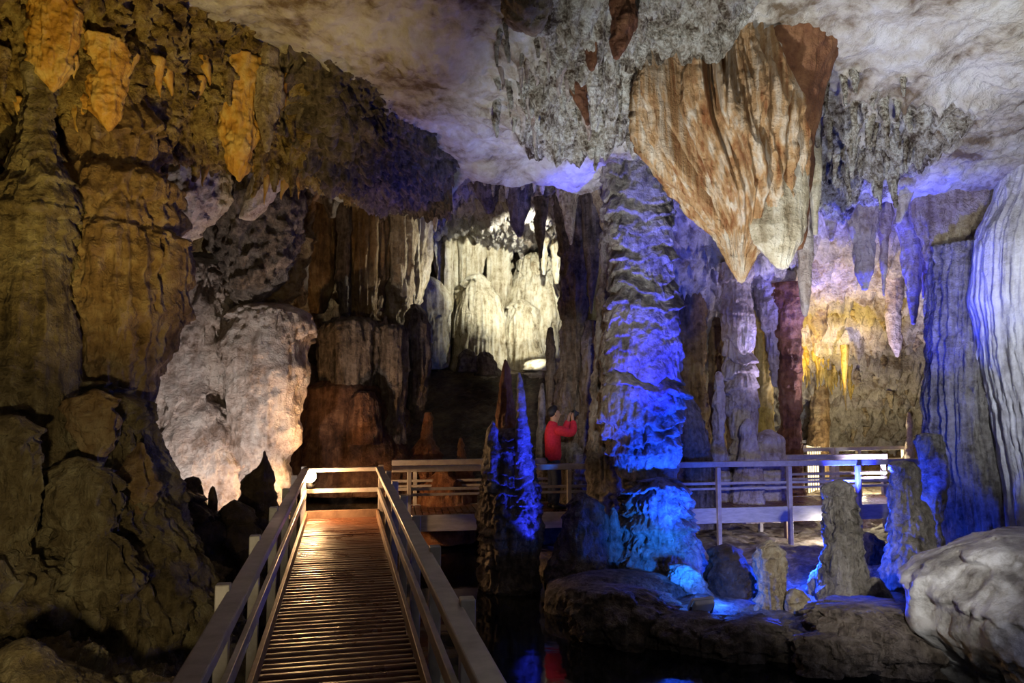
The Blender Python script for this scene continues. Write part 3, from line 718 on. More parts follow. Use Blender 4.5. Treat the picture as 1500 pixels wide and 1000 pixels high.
# spired stalagmite left of the person
sp = empty('stalagmite', 'shaggy two-spired stalagmite partly lit blue, rising from the water left of the person', 'stalagmite', wp(at(748, 842, 9.2)))
def local(o, parent):
    o.parent = parent; o.matrix_parent_inverse = parent.matrix_world.inverted()
bpy.context.view_layer.update()
def part_stone(nm, rows, Y, mat, parent, label=None, **kw):
    V, Q = stone_mesh(rows, Y, **kw)
    V = V - np.array(parent.location)
    o = mesh_np(nm, V, Q, M[mat], parent)
    if label: o['label'] = label
    return o
part_stone('trunk', [(628, 735, 765), (640, 722, 772), (660, 712, 778), (690, 708, 782), (740, 704, 788), (780, 703, 792), (820, 706, 790), (845, 708, 786), (880, 705, 790)],
           9.2, 'greydark', sp, ledge=(0.06, 0.12), flute=(0.03, 0.05), rough=(0.07, 5), step=1.8, drip=0.4)
part_stone('spire', [(528, 738, 742), (540, 735, 746), (580, 731, 750), (620, 727, 754), (660, 724, 758), (700, 722, 760)], 9.3, 'rustlit', sp,
           'rusty brown spire', ledge=(0.025, 0.2), rough=(0.04, 6), flute=(0.02, 0.05), step=1.8)
part_stone('spire', [(546, 758, 762), (560, 757, 766), (610, 756, 771), (650, 756, 776), (690, 754, 780), (740, 752, 784)], 8.95, 'grey', sp,
           'blue lit spire', ledge=(0.02, 0.15), rough=(0.04, 6), step=1.8)
part_stone('spire', [(618, 720, 724), (630, 714, 730), (660, 710, 734), (720, 706, 738)], 9.0, 'grey', sp, 'short blunt spire', rough=(0.05, 6), ledge=(0.03, 0.12), step=1.8)

# =================================================================== RIGHT MIDDLE
stone('cave_column', 'banded grey column of stacked tiers behind the far boardwalk', 'column',
      [(385, 1056, 1100), (430, 1062, 1098), (470, 1060, 1104), (520, 1062, 1103), (560, 1064, 1107), (600, 1068, 1109), (640, 1073, 1105), (655, 1072, 1108), (700, 1058, 1122), (760, 1050, 1130)],
      12.7, 'pale', ledge=(0.10, 0.30), flute=(0.03, 0.06), rough=(0.05, 4), step=1.8, drip=0.2)
rt = [
    ('stalagmite', 'knobby pale stalagmite left of the banded grey column', [(545, 1051, 1055), (560, 1047, 1059), (600, 1045, 1062), (640, 1046, 1060), (660, 1042, 1064), (740, 1036, 1070)], 12.3, 'pale', 'stalagmite'),
    ('stalagmite', 'stubby pale stalagmite in front of the banded grey column', [(614, 1092, 1098), (625, 1088, 1102), (660, 1086, 1106), (690, 1078, 1112), (760, 1070, 1120)], 12.1, 'pale', 'stalagmite'),
    ('stalagmite', 'flat topped pale stump right of the banded grey column', [(630, 1122, 1130), (640, 1108, 1146), (660, 1106, 1148), (700, 1102, 1152), (760, 1095, 1160)], 12.6, 'pale', 'stalagmite'),
    ('cave_column', 'golden column lit yellow right of the banded grey column', [(410, 1098, 1130), (470, 1102, 1126), (500, 1106, 1126), (545, 1110, 1134), (560, 1110, 1130), (640, 1106, 1132), (720, 1100, 1140)], 14.0, 'gold', 'column'),
    ('stalactite', 'grey hanging tooth between the golden column and the rusty column', [(400, 1106, 1160), (450, 1112, 1156), (490, 1120, 1150), (540, 1128, 1146), (566, 1134, 1142)], 13.6, 'pale', 'stalactite'),
    ('cave_column', 'rusty red column at the left end of the far lit platform', [(415, 1132, 1176), (470, 1138, 1172), (520, 1142, 1172), (560, 1144, 1174), (620, 1146, 1170), (700, 1142, 1176), (760, 1138, 1182)], 13.4, 'rustlit', 'column'),
    ('cave_column', 'dark brown column in the black recess right of the blue lit column', [(360, 985, 1050), (430, 992, 1036), (520, 998, 1030), (600, 994, 1036), (720, 980, 1050)], 14.2, 'brown', 'column'),
    ('cave_column', 'narrow dark pillar in the black recess beside the banded grey column', [(370, 1034, 1066), (450, 1040, 1060), (560, 1040, 1058), (720, 1030, 1066)], 14.6, 'brown', 'column'),
    ('boulder', 'grey rough block at the right foot of the blue lit column', [(575, 992, 1006), (590, 986, 1020), (640, 984, 1036), (700, 980, 1044), (770, 975, 1050)], 11.9, 'greydark', 'rock'),
    ('stalagmite', 'small pale stalagmite behind the railing near the right foot of the blue lit column', [(622, 1014, 1020), (640, 1008, 1028), (690, 1004, 1034), (770, 1000, 1040)], 11.95, 'grey', 'stalagmite'),
    ('stalagmite', 'thin white stalagmite far at the right beside the dark rear wall', [(604, 1330, 1333), (616, 1328, 1336), (660, 1327, 1337), (700, 1324, 1340)], 14.5, 'pale', 'stalagmite'),
    ('cave_column', 'olive brown column in the shadow behind the far lit platform', [(470, 1182, 1218), (580, 1190, 1210), (660, 1186, 1214), (720, 1180, 1220)], 16.5, 'brown', 'column'),
]
for nm, lb, rw, Y, mt, ct in rt:
    stone(nm, lb, ct, rw, Y, mt, rough=(0.07, 4), ledge=(0.04, 0.22), flute=(0.03, 0.07), step=2)

# right foreground stalagmites
rf = [
    ('stalagmite', 'tall pale grey round-topped stalagmite with a blue lit edge before the far boardwalk',
     [(704, 1226, 1236), (710, 1215, 1246), (724, 1209, 1250), (760, 1207, 1256), (800, 1210, 1262), (850, 1206, 1268), (885, 1196, 1276), (930, 1185, 1290)], 8.1, 'grey'),
    ('stalagmite', 'blocky grey stalagmite, taller of the pair before the right end of the far boardwalk',
     [(676, 1314, 1334), (684, 1308, 1340), (740, 1308, 1346), (790, 1310, 1352), (830, 1298, 1360), (900, 1285, 1372)], 8.6, 'grey'),
    ('stalagmite', 'shorter grey stalagmite of the pair before the right end of the far boardwalk',
     [(735, 1346, 1354), (745, 1342, 1360), (790, 1340, 1366), (840, 1336, 1372), (900, 1330, 1380)], 8.7, 'grey'),
    ('stalagmite', 'small tan stalagmite lit blue on its left edge near the floodlight',
     [(792, 1124, 1132), (800, 1114, 1142), (830, 1111, 1148), (870, 1114, 1150), (900, 1112, 1158), (930, 1108, 1164)], 7.8, 'tan'),
    ('stalagmite', 'squat tan stub right beside the small tan stalagmite',
     [(864, 1158, 1172), (872, 1152, 1180), (900, 1150, 1184), (930, 1146, 1190)], 7.6, 'tan'),
    ('boulder', 'rounded rock lit blue at the left foot of the tall pale grey stalagmite',
     [(832, 1200, 1212), (842, 1190, 1220), (870, 1186, 1224), (910, 1184, 1228)], 8.4, 'grey'),
    ('stalagmite', 'low grey knob right of the tall pale grey stalagmite',
     [(846, 1276, 1286), (856, 1270, 1294), (890, 1266, 1300), (930, 1260, 1310)], 7.9, 'grey'),
    ('boulder', 'purplish squat rock between the tan stub and the tall pale grey stalagmite',
     [(882, 1194, 1206), (890, 1188, 1214), (920, 1184, 1222)], 7.6, 'grey'),
    ('stalagmite', 'lumpy rock pillar lit solid blue at the right end of the far boardwalk',
     [(636, 1350, 1372), (648, 1344, 1378), (680, 1350, 1384), (710, 1352, 1386), (740, 1356, 1382), (770, 1362, 1376), (830, 1356, 1384)], 9.0, 'grey'),
    ('boulder', 'low dark rock under the far boardwalk beside the blocky grey stalagmite',
     [(780, 1250, 1270), (792, 1240, 1290), (830, 1236, 1300), (880, 1230, 1310)], 10.0, 'dark'),
]
for nm, lb, rw, Y, mt in rf:
    stone(nm, lb, 'stalagmite' if nm == 'stalagmite' else 'rock', rw, Y, mt, rough=(0.08, 5), ledge=(0.05, 0.16), flute=(0.02, 0.05), step=1.9, drip=0.4)

# ledge rocks at the edge of the pool
lg = [
    ('flat grey rock overhanging the pool, lowest on the right shore', [(930, 1190, 1260), (942, 1176, 1290), (960, 1180, 1285), (985, 1196, 1262)], 6.3),
    ('long dark shore rock left of the flat overhanging rock', [(905, 1060, 1140), (925, 1040, 1170), (950, 1046, 1180), (975, 1060, 1165)], 6.9),
    ('dark shore rock at the left end of the right shore', [(860, 850, 930), (885, 830, 980), (920, 835, 1010), (950, 850, 1000)], 7.4),
    ('fluted shore rock below the tall pale grey stalagmite', [(885, 1200, 1330), (905, 1180, 1390), (940, 1200, 1410), (985, 1280, 1400)], 6.6),
    ('low mottled shore rock below the floodlight', [(900, 960, 1040), (918, 940, 1075), (945, 950, 1080), (970, 970, 1060)], 7.1),
]
for lb, rw, Y in lg:
    stone('boulder', lb, 'rock', rw, Y, 'greydark', rough=(0.24, 3.6), ledge=(0.10, 0.16), flute=(0.03, 0.06), step=1.9, depth=0.7)

# right wall draperies
stone('drapery', 'broad brown grey drapery with a slanting lower edge under the right roof', 'drapery',
      [(225, 1350, 1520), (270, 1342, 1510), (315, 1344, 1490), (345, 1354, 1475), (390, 1366, 1450), (420, 1380, 1444), (440, 1405, 1442), (456, 1430, 1441)],
      10.1, 'tan', flute=(0.10, 0.13), rough=(0.06, 4), step=2.2, depth=0.6)
stone('cave_column', 'grey fluted column mass with a blue lit edge at the right wall', 'column',
      [(360, 1374, 1520), (420, 1370, 1510), (480, 1368, 1500), (560, 1367, 1500), (640, 1368, 1505), (700, 1374, 1510), (760, 1382, 1515), (800, 1392, 1520), (830, 1410, 1530)],
      9.9, 'grey', aflute=(0.09, 40), flute=(0.05, 0.10), rough=(0.06, 3), ledge=(0.05, 1.1), step=2.2, depth=0.8, drip=0.3)
stone('drapery', 'white fluted curtain falling along the right edge of the cave', 'drapery',
      [(240, 1478, 1660), (290, 1466, 1650), (330, 1448, 1640), (360, 1440, 1640), (440, 1436, 1640), (520, 1448, 1650), (600, 1462, 1660), (700, 1480, 1670), (800, 1494, 1690)],
      9.2, 'white', aflute=(0.06, 60), flute=(0.03, 0.10), rough=(0.02, 3), step=2.2, depth=0.8)
stone('boulder', 'big smooth pale boulder in the bottom right corner', 'rock',
      [(785, 1480, 1620), (800, 1430, 1690), (830, 1385, 1750), (870, 1360, 1790), (920, 1370, 1810), (960, 1395, 1840), (1010, 1420, 1870), (1100, 1430, 1900)],
      6.0, 'boulder', rough=(0.30, 1.4), ledge=(0.05, 0.5), flute=(0.02, 0.2), step=2.6, depth=0.9)

# =================================================================== HANGING ORANGE DRAPERY
od = empty('drapery', 'huge orange drapery of deep folds hanging from the roof like a chandelier', 'drapery', wp(at(1085, 40, 7.4)))
part_stone('folds', [(-10, 975, 1130), (28, 955, 1138), (60, 945, 1140), (100, 943, 1138), (150, 947, 1138), (200, 960, 1142), (250, 990, 1150), (300, 1026, 1152), (330, 1048, 1136),
                     (350, 1062, 1118), (375, 1070, 1102), (395, 1075, 1094), (412, 1082, 1090)],
           7.25, 'orange', od, aflute=(0.50, 21, 40), rough=(0.04, 4), pop=(0.015, 14), step=1.7, depth=0.85, soft=1)
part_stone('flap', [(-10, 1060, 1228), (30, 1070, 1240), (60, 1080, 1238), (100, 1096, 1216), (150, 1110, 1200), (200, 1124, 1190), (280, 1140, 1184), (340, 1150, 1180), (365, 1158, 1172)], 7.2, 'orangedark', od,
           'smooth orange flap with its shade put into the colour', rough=(0.08, 2), flute=(0.05, 0.16), step=2.0, depth=0.8)  # shadowed right side of the drapery, shade painted by a darker material
part_stone('lobe', [(240, 1130, 1180), (290, 1112, 1182), (330, 1100, 1178), (355, 1106, 1172), (375, 1122, 1164), (392, 1138, 1154)], 7.0, 'cream', od,
           'pale rounded lobe', flute=(0.02, 0.06), rough=(0.03, 5), step=1.8, depth=0.5)

# blue and grey stalactites under the right roof
rs = [
    ('long smooth lilac stalactite hanging just right of the huge orange drapery', [(230, 1158, 1194), (300, 1166, 1190), (380, 1170, 1188), (430, 1173, 1186), (462, 1177, 1182)], 8.4, 'pale'),
    ('wide blue grey stalactite, third hanging point right of the huge orange drapery', [(262, 1232, 1290), (300, 1240, 1286), (350, 1250, 1280), (400, 1258, 1276), (424, 1264, 1270)], 10.9, 'pale'),
    ('slim grey stalactite clinging to the right side of the wide blue grey one', [(270, 1284, 1306), (350, 1288, 1302), (400, 1291, 1298), (432, 1293, 1296)], 11.2, 'pale'),
    ('broad blue stalactite hanging beside the brown grey drapery', [(262, 1308, 1356), (320, 1316, 1352), (390, 1324, 1348), (440, 1332, 1345), (474, 1336, 1340)], 10.9, 'pale'),
    ('dark slim stalactite behind the broad blue one', [(280, 1340, 1366), (350, 1346, 1362), (410, 1349, 1357), (436, 1351, 1354)], 11.4, 'pale'),
    ('curved cream stalactite on the lip of the right roof', [(225, 1322, 1352), (262, 1320, 1342), (290, 1318, 1334), (326, 1313, 1319)], 9.9, 'cream'),
    ('purple shaded stalactite hanging low from the far roof', [(400, 1290, 1322), (460, 1300, 1318), (500, 1305, 1320), (522, 1312, 1317)], 13.0, 'pale'),
    ('lilac stalactite hanging from the far roof below the long smooth lilac one', [(440, 1176, 1216), (480, 1186, 1208), (506, 1192, 1202), (520, 1195, 1198)], 13.2, 'pale'),
    ('crusty cream stalactite hugging the right side of the huge orange drapery', [(150, 1180, 1206), (220, 1182, 1202), (290, 1186, 1200), (343, 1192, 1198)], 8.2, 'cream'),
    ('short fat blue stalactite between the lilac one and the wide blue grey one', [(262, 1196, 1236), (300, 1204, 1230), (330, 1212, 1224), (352, 1216, 1220)], 11.2, 'pale'),
]
for lb, rw, Y, mt in rs:
    if 'far roof' in lb: Y = hang(rw)
    stone('stalactite', lb, 'stalactite', rw, Y, mt, rough=(0.05, 5), flute=(0.03, 0.07), step=2)

# pendants at the upper left and in the middle of the roof
pd = [
    ('large orange pendant, first from the left under the amber crust', [(40, 44, 110), (80, 50, 106), (105, 56, 102), (124, 68, 90), (132, 74, 82)], 5.6, 'amber'),
    ('orange hooked pendant above the massive lumpy column', [(110, 128, 180), (150, 136, 172), (170, 140, 170), (182, 150, 168), (190, 155, 163)], 6.0, 'amber'),
    ('small yellow tooth left of the orange hooked pendant', [(165, 110, 135), (185, 112, 130), (195, 113, 124), (202, 113, 117)], 5.9, 'amber'),
    ('crusted yellow pendant with a single drip above the right edge of the massive column', [(170, 214, 240), (200, 217, 234), (225, 219, 229), (245, 220, 223)], 6.6, 'crust'),
    ('knobby crusted yellow pendant right of the single drip', [(165, 228, 262), (200, 230, 256), (230, 235, 248), (253, 239, 244)], 6.6, 'crust'),
    ('big yellow ochre pendant with a pointed end at the upper left', [(140, 322, 378), (190, 328, 374), (225, 330, 370), (248, 336, 362), (264, 347, 353)], 7.2, 'amber'),
    ('smooth grey cone with a flat top hanging apart from the amber crust', [(104, 378, 408), (112, 374, 412), (135, 375, 412), (170, 380, 406), (200, 384, 399), (221, 388, 393)], 7.3, 'tan'),
    ('crusted ochre pendant between the big yellow one and the lilac flap', [(190, 368, 396), (230, 372, 388), (268, 374, 384), (288, 367, 372)], 7.9, 'crust'),
    ('tan blunt block hanging at the top of the roof left of the crusty belt', [(-30, 730, 812), (10, 736, 806), (30, 744, 800), (44, 770, 792)], 6.7, 'tan'),
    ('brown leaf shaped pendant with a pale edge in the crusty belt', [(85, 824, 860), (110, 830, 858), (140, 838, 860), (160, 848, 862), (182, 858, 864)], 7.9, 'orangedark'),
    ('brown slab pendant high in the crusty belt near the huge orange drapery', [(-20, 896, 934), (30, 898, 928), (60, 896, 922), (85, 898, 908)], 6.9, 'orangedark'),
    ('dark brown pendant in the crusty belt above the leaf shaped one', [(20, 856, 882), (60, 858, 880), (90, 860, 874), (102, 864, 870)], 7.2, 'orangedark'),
]
def crust_depth(px, py):
    d = crust_G[..., 1] * CP + (crust_G[..., 2] - EYE) * SP
    u = crust_G[..., 0] / d * F + 750; v = 500 - ((crust_G[..., 2] - EYE) * CP - crust_G[..., 1] * SP) / d * F
    k = (abs(u - px) < 12) & (abs(v - py) < 10)
    return float(np.percentile(crust_G[..., 1][k], 30)) if k.any() else None
for lb, rw, Y, mt in pd:
    a = rw[0]; w_ = a[2] - a[1]
    if a[1] < 420:
        dd_ = crust_depth((a[1] + a[2]) / 2, a[0])
        if dd_: Y = dd_ + 0.03
        rw = [(a[0] - 0.9 * w_, a[1] - w_ * 0.10, a[2] + w_ * 0.10)] + rw
    else:
        q = on_roof((a[1] + a[2]) / 2, a[0] + 25)
        if q is not None: Y = q[1] - 0.42
    rough_ = mt == 'crust'
    stone('stalactite', lb, 'stalactite', rw, Y, mt, rough=(0.09 if rough_ else 0.07, 6), pop=(0.05 if rough_ else 0.012, 14), flute=(0.022, 0.06), step=1.8)

# =================================================================== SMALL STALACTITES, one by one
def spike_mesh(name, mat, seed, crust=0.0, L=1.0, r=0.2):
    nv, nu = 22, 14
    t = np.linspace(0, 1, nv); th = np.linspace(0, 2 * math.pi, nu, endpoint=False)
    rr = r * (1 - t ** 1.2) ** 0.9 * (1 + 0.18 * vnoise(t * 6, 0 * t, 0 * t, seed)) + 0.012
    cx = 0.10 * r * np.cumsum(vnoise(t * 4, 0 * t, 0 * t, seed + 1)); cy = 0.10 * r * np.cumsum(vnoise(t * 4, 0 * t + 9, 0 * t, seed + 2))
    R = rr[:, None] * (1 + 0.28 * ridged(np.cos(th)[None, :] * 2 + 0 * t[:, None], np.sin(th)[None, :] * 2 + 0 * t[:, None], t[:, None] * 2, seed, 2))
    if crust:
        R = R + crust * lumps(np.cos(th)[None, :] * 3 + 0 * t[:, None], np.sin(th)[None, :] * 3 + 0 * t[:, None], t[:, None] * 9 + 0 * th[None, :], seed)
    X = cx[:, None] + R * np.cos(th); Yy = cy[:, None] + R * np.sin(th); Z = -L * t[:, None] + 0 * R
    V = np.stack([X, Yy, Z], -1).reshape(-1, 3)
    e = np.array([[cx[-1], cy[-1], -L - 0.01], [cx[0], cy[0], 0.01]])
    a = np.arange(nu); b = (a + 1) % nu; base = (nv - 1) * nu; i0 = nv * nu
    Q = np.concatenate([grid_quads(nv, nu, True)[:, ::-1], np.stack([base + b, base + a, np.full(nu, i0), np.full(nu, i0)], -1),
                        np.stack([a, b, np.full(nu, i0 + 1), np.full(nu, i0 + 1)], -1)])
    o = mesh_np(name, np.concatenate([V, e]), Q, M[mat])
    return o

def scatter(protos, places, label, group):
    """places: (x, y, z, length, half width)"""
    for i, (x, y, z, L, r) in enumerate(places):
        p = protos[i % len(protos)]
        o = p if i < len(protos) else p.copy()
        if i >= len(protos): C.objects.link(o)
        o.location = (x, y, z); o.rotation_euler = (random.uniform(-.06, .06), random.uniform(-.06, .06), random.uniform(0, 6.28))
        o.scale = (r / 0.2, r / 0.2, L)
        tag(o, label, 'stalactite', group)

# amber crust fringe
vis = []
nv_, nu_ = crust_G.shape[:2]
for _ in range(4000):
    i = int(RNG.integers(int(nv_ * 0.18), int(nv_ * 0.72))); j = int(RNG.integers(0, nu_ - 1))
    p = crust_G[i, j]
    d = p[1]
    u = p[0] / (p[1] * CP + (p[2] - EYE) * SP) * F + 750
    if not (0 < u < 440): continue
    if any((p[0] - q[0]) ** 2 + (p[1] - q[1]) ** 2 + ((p[2] - q[2]) * 1.0) ** 2 < 0.03 for q in vis): continue
    vis.append(p)
    if len(vis) >= 80: break
pl = [(p[0], p[1] + 0.03, p[2] + 0.06, float(RNG.uniform(0.14, 0.42)), float(RNG.uniform(0.028, 0.062))) for p in vis]
scatter([spike_mesh('stalactite', 'crust', 100 + i, 0.09) for i in range(3)] + [spike_mesh('stalactite', 'amber', 110 + i, 0.0) for i in range(2)],
        pl, 'small stalactite in the amber crust at the upper left', 'small stalactites of the amber crust')

# crusty belt in the middle of the roof
def belt(n, x0, x1, y0, y1, dmin, L, r, lo=0):
    out, pts = [], []
    for _ in range(6000):
        px, py = RNG.uniform(x0, x1), RNG.uniform(y0, y1)
        if any((px - a) ** 2 + (py - b) ** 2 < dmin ** 2 for a, b in pts): continue
        p = on_roof(px, py)
        if p is None: continue
        pts.append((px, py))
        z = float(ceil_disp(np.array([p[0]]), np.array([p[1]]))[0])
        out.append((p[0], p[1], z + 0.14, 0.1 + float(RNG.uniform(*L)), float(RNG.uniform(*r))))
        if len(out) >= n: break
    return out
scatter([spike_mesh('stalactite', 'crustpale', 200 + i, 0.08) for i in range(3)] + [spike_mesh('stalactite', 'pale', 210, 0.06)],
        belt(75, 722, 950, 10, 185, 14, (0.12, 0.34), (0.022, 0.048)), 'small crusty stalactite in the rough belt of roof left of the huge orange drapery', 'small stalactites of the middle roof')
scatter([spike_mesh('stalactite', 'crustpale', 230 + i, 0.09) for i in range(3)],
        belt(40, 1186, 1335, 100, 225, 13, (0.20, 0.46), (0.030, 0.055)), 'small crusty cream stalactite in the patch right of the huge orange drapery', 'small stalactites right of the orange drapery')
# icicle-thin blue stalactites below the right lip
pl = []
for i in range(18):
    px = 1185 + 180 * (i + RNG.uniform(0.1, 0.9)) / 18
    p = at(px, 262, RNG.uniform(10.9, 11.6))
    pl.append((p[0], p[1], p[2], float(RNG.uniform(0.45, 1.1)), float(RNG.uniform(0.03, 0.07))))
scatter([spike_mesh('stalactite', 'pale', 250 + i) for i in range(3)], pl, 'thin blue lit icicle of stone behind the lip of the right roof', 'thin stalactites under the right lip')
# golden fringe of the far chamber
pl = []
for i in range(60):
    px = RNG.uniform(1120, 1250); py = 478 + (px - 1135) * 0.5 + RNG.uniform(-14, 20)
    p = on_roof(px, py)
    if p is None: continue
    z = float(ceil_disp(np.array([p[0]]), np.array([p[1]]))[0])
    pl.append((p[0], p[1], z + 0.08, float(RNG.uniform(0.22, 0.55)), float(RNG.uniform(0.03, 0.06))))
scatter([spike_mesh('stalactite', 'gold', 270 + i, 0.05) for i in range(3)], pl, 'yellow lit stalactite in the golden fringe of the far roof', 'golden fringe of the far roof')
pl = []
for i in range(30):
    px = RNG.uniform(1240, 1372); py = RNG.uniform(440, 625)
    p = on_roof(px, py)
    if p is None: continue
    z = float(ceil_disp(np.array([p[0]]), np.array([p[1]]))[0])
    pl.append((p[0], p[1], z + 0.08, float(RNG.uniform(0.15, 0.45)), float(RNG.uniform(0.04, 0.08))))
scatter([spike_mesh('stalactite', 'tan', 290 + i, 0.08) for i in range(3)], pl, 'small pale stalactite on the sloping far roof at the right', 'small stalactites of the sloping far roof')
p = at(1237, 505, 14.6)
o = spike_mesh('stalactite', 'gold', 333); o.location = wp(p); o.scale = (0.32, 0.32, 1.28)
tag(o, 'longest thin yellow stalactite of the far golden fringe', 'stalactite')
# short fringe under the middle lip
pl = []
for i in range(14):
    px = 700 + 270 * (i + RNG.uniform(0, 1)) / 14
    x = (px - 750) / F * 10.3
    y = float(lip_y(np.array([x]))[0]) + 0.12
    z = float(ceil_disp(np.array([x]), np.array([y]))[0])
    pl.append((x, y, z + 0.05, float(RNG.uniform(0.12, 0.38)), float(RNG.uniform(0.03, 0.06))))
scatter([spike_mesh('stalactite', 'tan', 350 + i, 0.06) for i in range(3)], pl, 'stubby little stalactite along the middle lip of the roof', 'little stalactites of the middle lip')

# =================================================================== BOARDWALKS
WD = Vector((-0.2206, 0.9753, 0)); WR = Vector((0.9753, 0.2206, 0))
def wk(s, t, z): return WD * s + WR * t + Vector((0, 0, z))
S1 = 10.78
bw = empty('boardwalk', 'near wet slatted boardwalk leading away from the viewer to the bright warm lamp', 'boardwalk', (0, 0, 0))
dk_ = MB()
s = -0.6; i = 0
while s < S1:
    # each slat is a half round batten
    k = len(dk_.v); wS = 0.076
    prof = [(-wS / 2, -0.035), (-wS / 2, -0.012), (-wS * 0.36, -0.003), (-wS * 0.12, 0.001), (wS * 0.12, 0.001), (wS * 0.36, -0.003), (wS / 2, -0.012), (wS / 2, -0.035)]
    jz = random.uniform(-0.004, 0.004); jt = random.uniform(-0.008, 0.008)
    for t in (-0.47 + jt, 0.47 + jt):
        for a, b in prof: dk_.v.append(tuple(wk(s + a, t, b + jz)))
    n = len(prof)
    for j in range(n): dk_.f.append((k + j, k + (j + 1) % n, k + n + (j + 1) % n, k + n + j))
    dk_.f.append(tuple(k + j for j in reversed(range(n)))); dk_.f.append(tuple(k + n + j for j in range(n)))
    s += 0.098; i += 1
dk_.build('deck', 'deck', bw)
for sd in (-1, 1):
    MB().bar(wk(-0.6, sd * 0.30, -0.10), wk(S1, sd * 0.30, -0.10), 0.07, 0.13).build('joist', 'deck', bw)
    MB().bar(wk(-0.6, sd * 0.485, 0.045), wk(S1, sd * 0.485, 0.045), 0.035, 0.10).build('kerb', 'kerb', bw, 0.005)
    MB().bar(wk(-0.6, sd * 0.505, 0.67), wk(S1 + 0.05, sd * 0.505, 0.67), 0.10, 0.055).build('top_rail', 'rail', bw, 0.008)
    MB().bar(wk(-0.6, sd * 0.50, 0.36), wk(S1, sd * 0.50, 0.36), 0.035, 0.085).build('mid_rail', 'rail', bw, 0.005)
    for q in range(9):
        sp_ = 0.97 + q * 1.26 if sd > 0 else 1.30 + q * 1.36
        if sp_ > S1 - 0.3: continue
        MB().bar(wk(sp_, sd * 0.575, -1.4), wk(sp_, sd * 0.575, 0.73), 0.07, 0.07, WD).build('post', 'rail', bw, 0.006)
MB().bar(wk(S1, -0.55, 0.67), wk(S1, 0.50, 0.67), 0.055, 0.10, WD).build('end_rail', 'rail', bw, 0.006)
MB().bar(wk(S1, -0.5, 0.38), wk(S1, 0.5, 0.38), 0.03, 0.06).build('end_mid_rail', 'rail', bw, 0.005)
MB().bar(wk(S1, -0.5, 0.05), wk(S1, 0.5, 0.05), 0.03, 0.12).build('toe_board', 'kerb', bw, 0.005)
for t in (-0.53, 0.53):
    MB().bar(wk(S1 + 0.03, t, -0.9), wk(S1 + 0.03, t, 0.72), 0.07, 0.07, WD).build('post', 'rail', bw, 0.006)

A = Vector((-1.72, 10.68, 0)); B = Vector((6.75, 12.05, 0))
XD = (B - A).normalized(); XN = Vector((-XD.y, XD.x, 0)); XL = (B - A).length
def cw(s, t, z): return A + XD * s + XN * t + Vector((0, 0, z))
fw = empty('boardwalk', 'far grey boardwalk with railings crossing behind the blue lit column, the person standing on it', 'boardwalk', (0, 0, 0))
d2 = MB(); s = 0.0
while s < XL:
    d2.bar(cw(s, 0.03, -0.02), cw(s, 1.05, -0.02), 0.085, 0.035); s += 0.1
d2.build('deck', 'deck', fw, 0.004)
MB().bar(cw(0, 0, -0.115), cw(XL, 0, -0.115), 0.045, 0.23).build('fascia', 'fascia', fw, 0.005)
MB().bar(cw(0, 1.09, -0.115), cw(XL, 1.09, -0.115), 0.045, 0.23).build('fascia', 'fascia', fw, 0.005)
for t in (0.0, 1.09):
    MB().bar(cw(0, t, 0.66), cw(XL, t, 0.66), 0.10, 0.085).build('top_rail', 'rail', fw, 0.008)
    MB().bar(cw(0, t, 0.37), cw(XL, t, 0.37), 0.03, 0.04).build('mid_rail', 'rail', fw, 0.004)
    MB().bar(cw(0, t, 0.29), cw(XL, t, 0.29), 0.03, 0.035).build('mid_rail', 'rail', fw, 0.004)
    n = 8
    for q in range(n):
        sq = 0.25 + q * (XL - 0.4) / (n - 1) + (0.12 if t else 0)
        MB().bar(cw(sq, t + (-0.045 if t == 0 else 0.045), -1.1), cw(sq, t + (-0.045 if t == 0 else 0.045), 0.62), 0.075, 0.06, XD).build('post', 'rail', fw, 0.006)
for sq in (4.05, 6.35):
    MB().bar(cw(sq, 0.5, -1.1), cw(sq, 0.5, -0.05), 0.09, 0.09, XD).build('pile', 'kerb', fw, 0.006)

# lit platform of the far chamber
pf = empty('viewing_platform', 'far yellow lit viewing platform with cream railings at the right of the cave', 'platform', (0, 0, 0))
PA = at(1165, 738, 14.0); PB = at(1330, 738, 14.6)
PA, PB = Vector(PA), Vector(PB); PB.z = PA.z
pd_ = (PB - PA).normalized(); pn = Vector((-pd_.y, pd_.x, 0)); PLn = (PB - PA).length
def pw(s, t, z): return PA + pd_ * s + pn * t + Vector((0, 0, z))
d3 = MB(); s = 0.0
while s < PLn:
    d3.bar(pw(s, 0, -0.02), pw(s, 2.4, -0.02), 0.085, 0.04); s += 0.1
d3.build('deck', 'kerb', pf, 0.004)
MB().bar(pw(0, -0.03, -0.09), pw(PLn, -0.03, -0.09), 0.04, 0.18).build('fascia', 'kerb', pf, 0.004)
for (s0, s1, t) in ((0.0, 0.85, 0.05), (0.95, PLn, 0.05), (0.0, PLn, 2.35)):
    MB().bar(pw(s0, t, 1.0), pw(s1, t, 1.0), 0.08, 0.07).build('top_rail', 'cream_rail', pf, 0.005)
    for z in (0.3, 0.55, 0.78):
        MB().bar(pw(s0, t, z), pw(s1, t, z), 0.03, 0.05).build('mid_rail', 'cream_rail', pf, 0.004)
for (s0, t) in ((0.0, 0.05), (0.85, 0.05), (0.95, 0.05), (1.45, 0.05), (PLn, 0.05), (0.0, 2.35), (1.1, 2.35), (PLn, 2.35)):
    MB().bar(pw(s0, t, -0.7), pw(s0, t, 1.03), 0.075, 0.075, pd_).build('post', 'cream_rail', pf, 0.005)
for q in range(6):
    s0 = 1.15 + q * 0.1
    MB().bar(pw(s0, 1.2 + 0.06 * q, 0), pw(s0, 1.2 + 0.06 * q, 0.95), 0.04, 0.04, pd_).build('baluster', 'cream_rail', pf, 0.003)
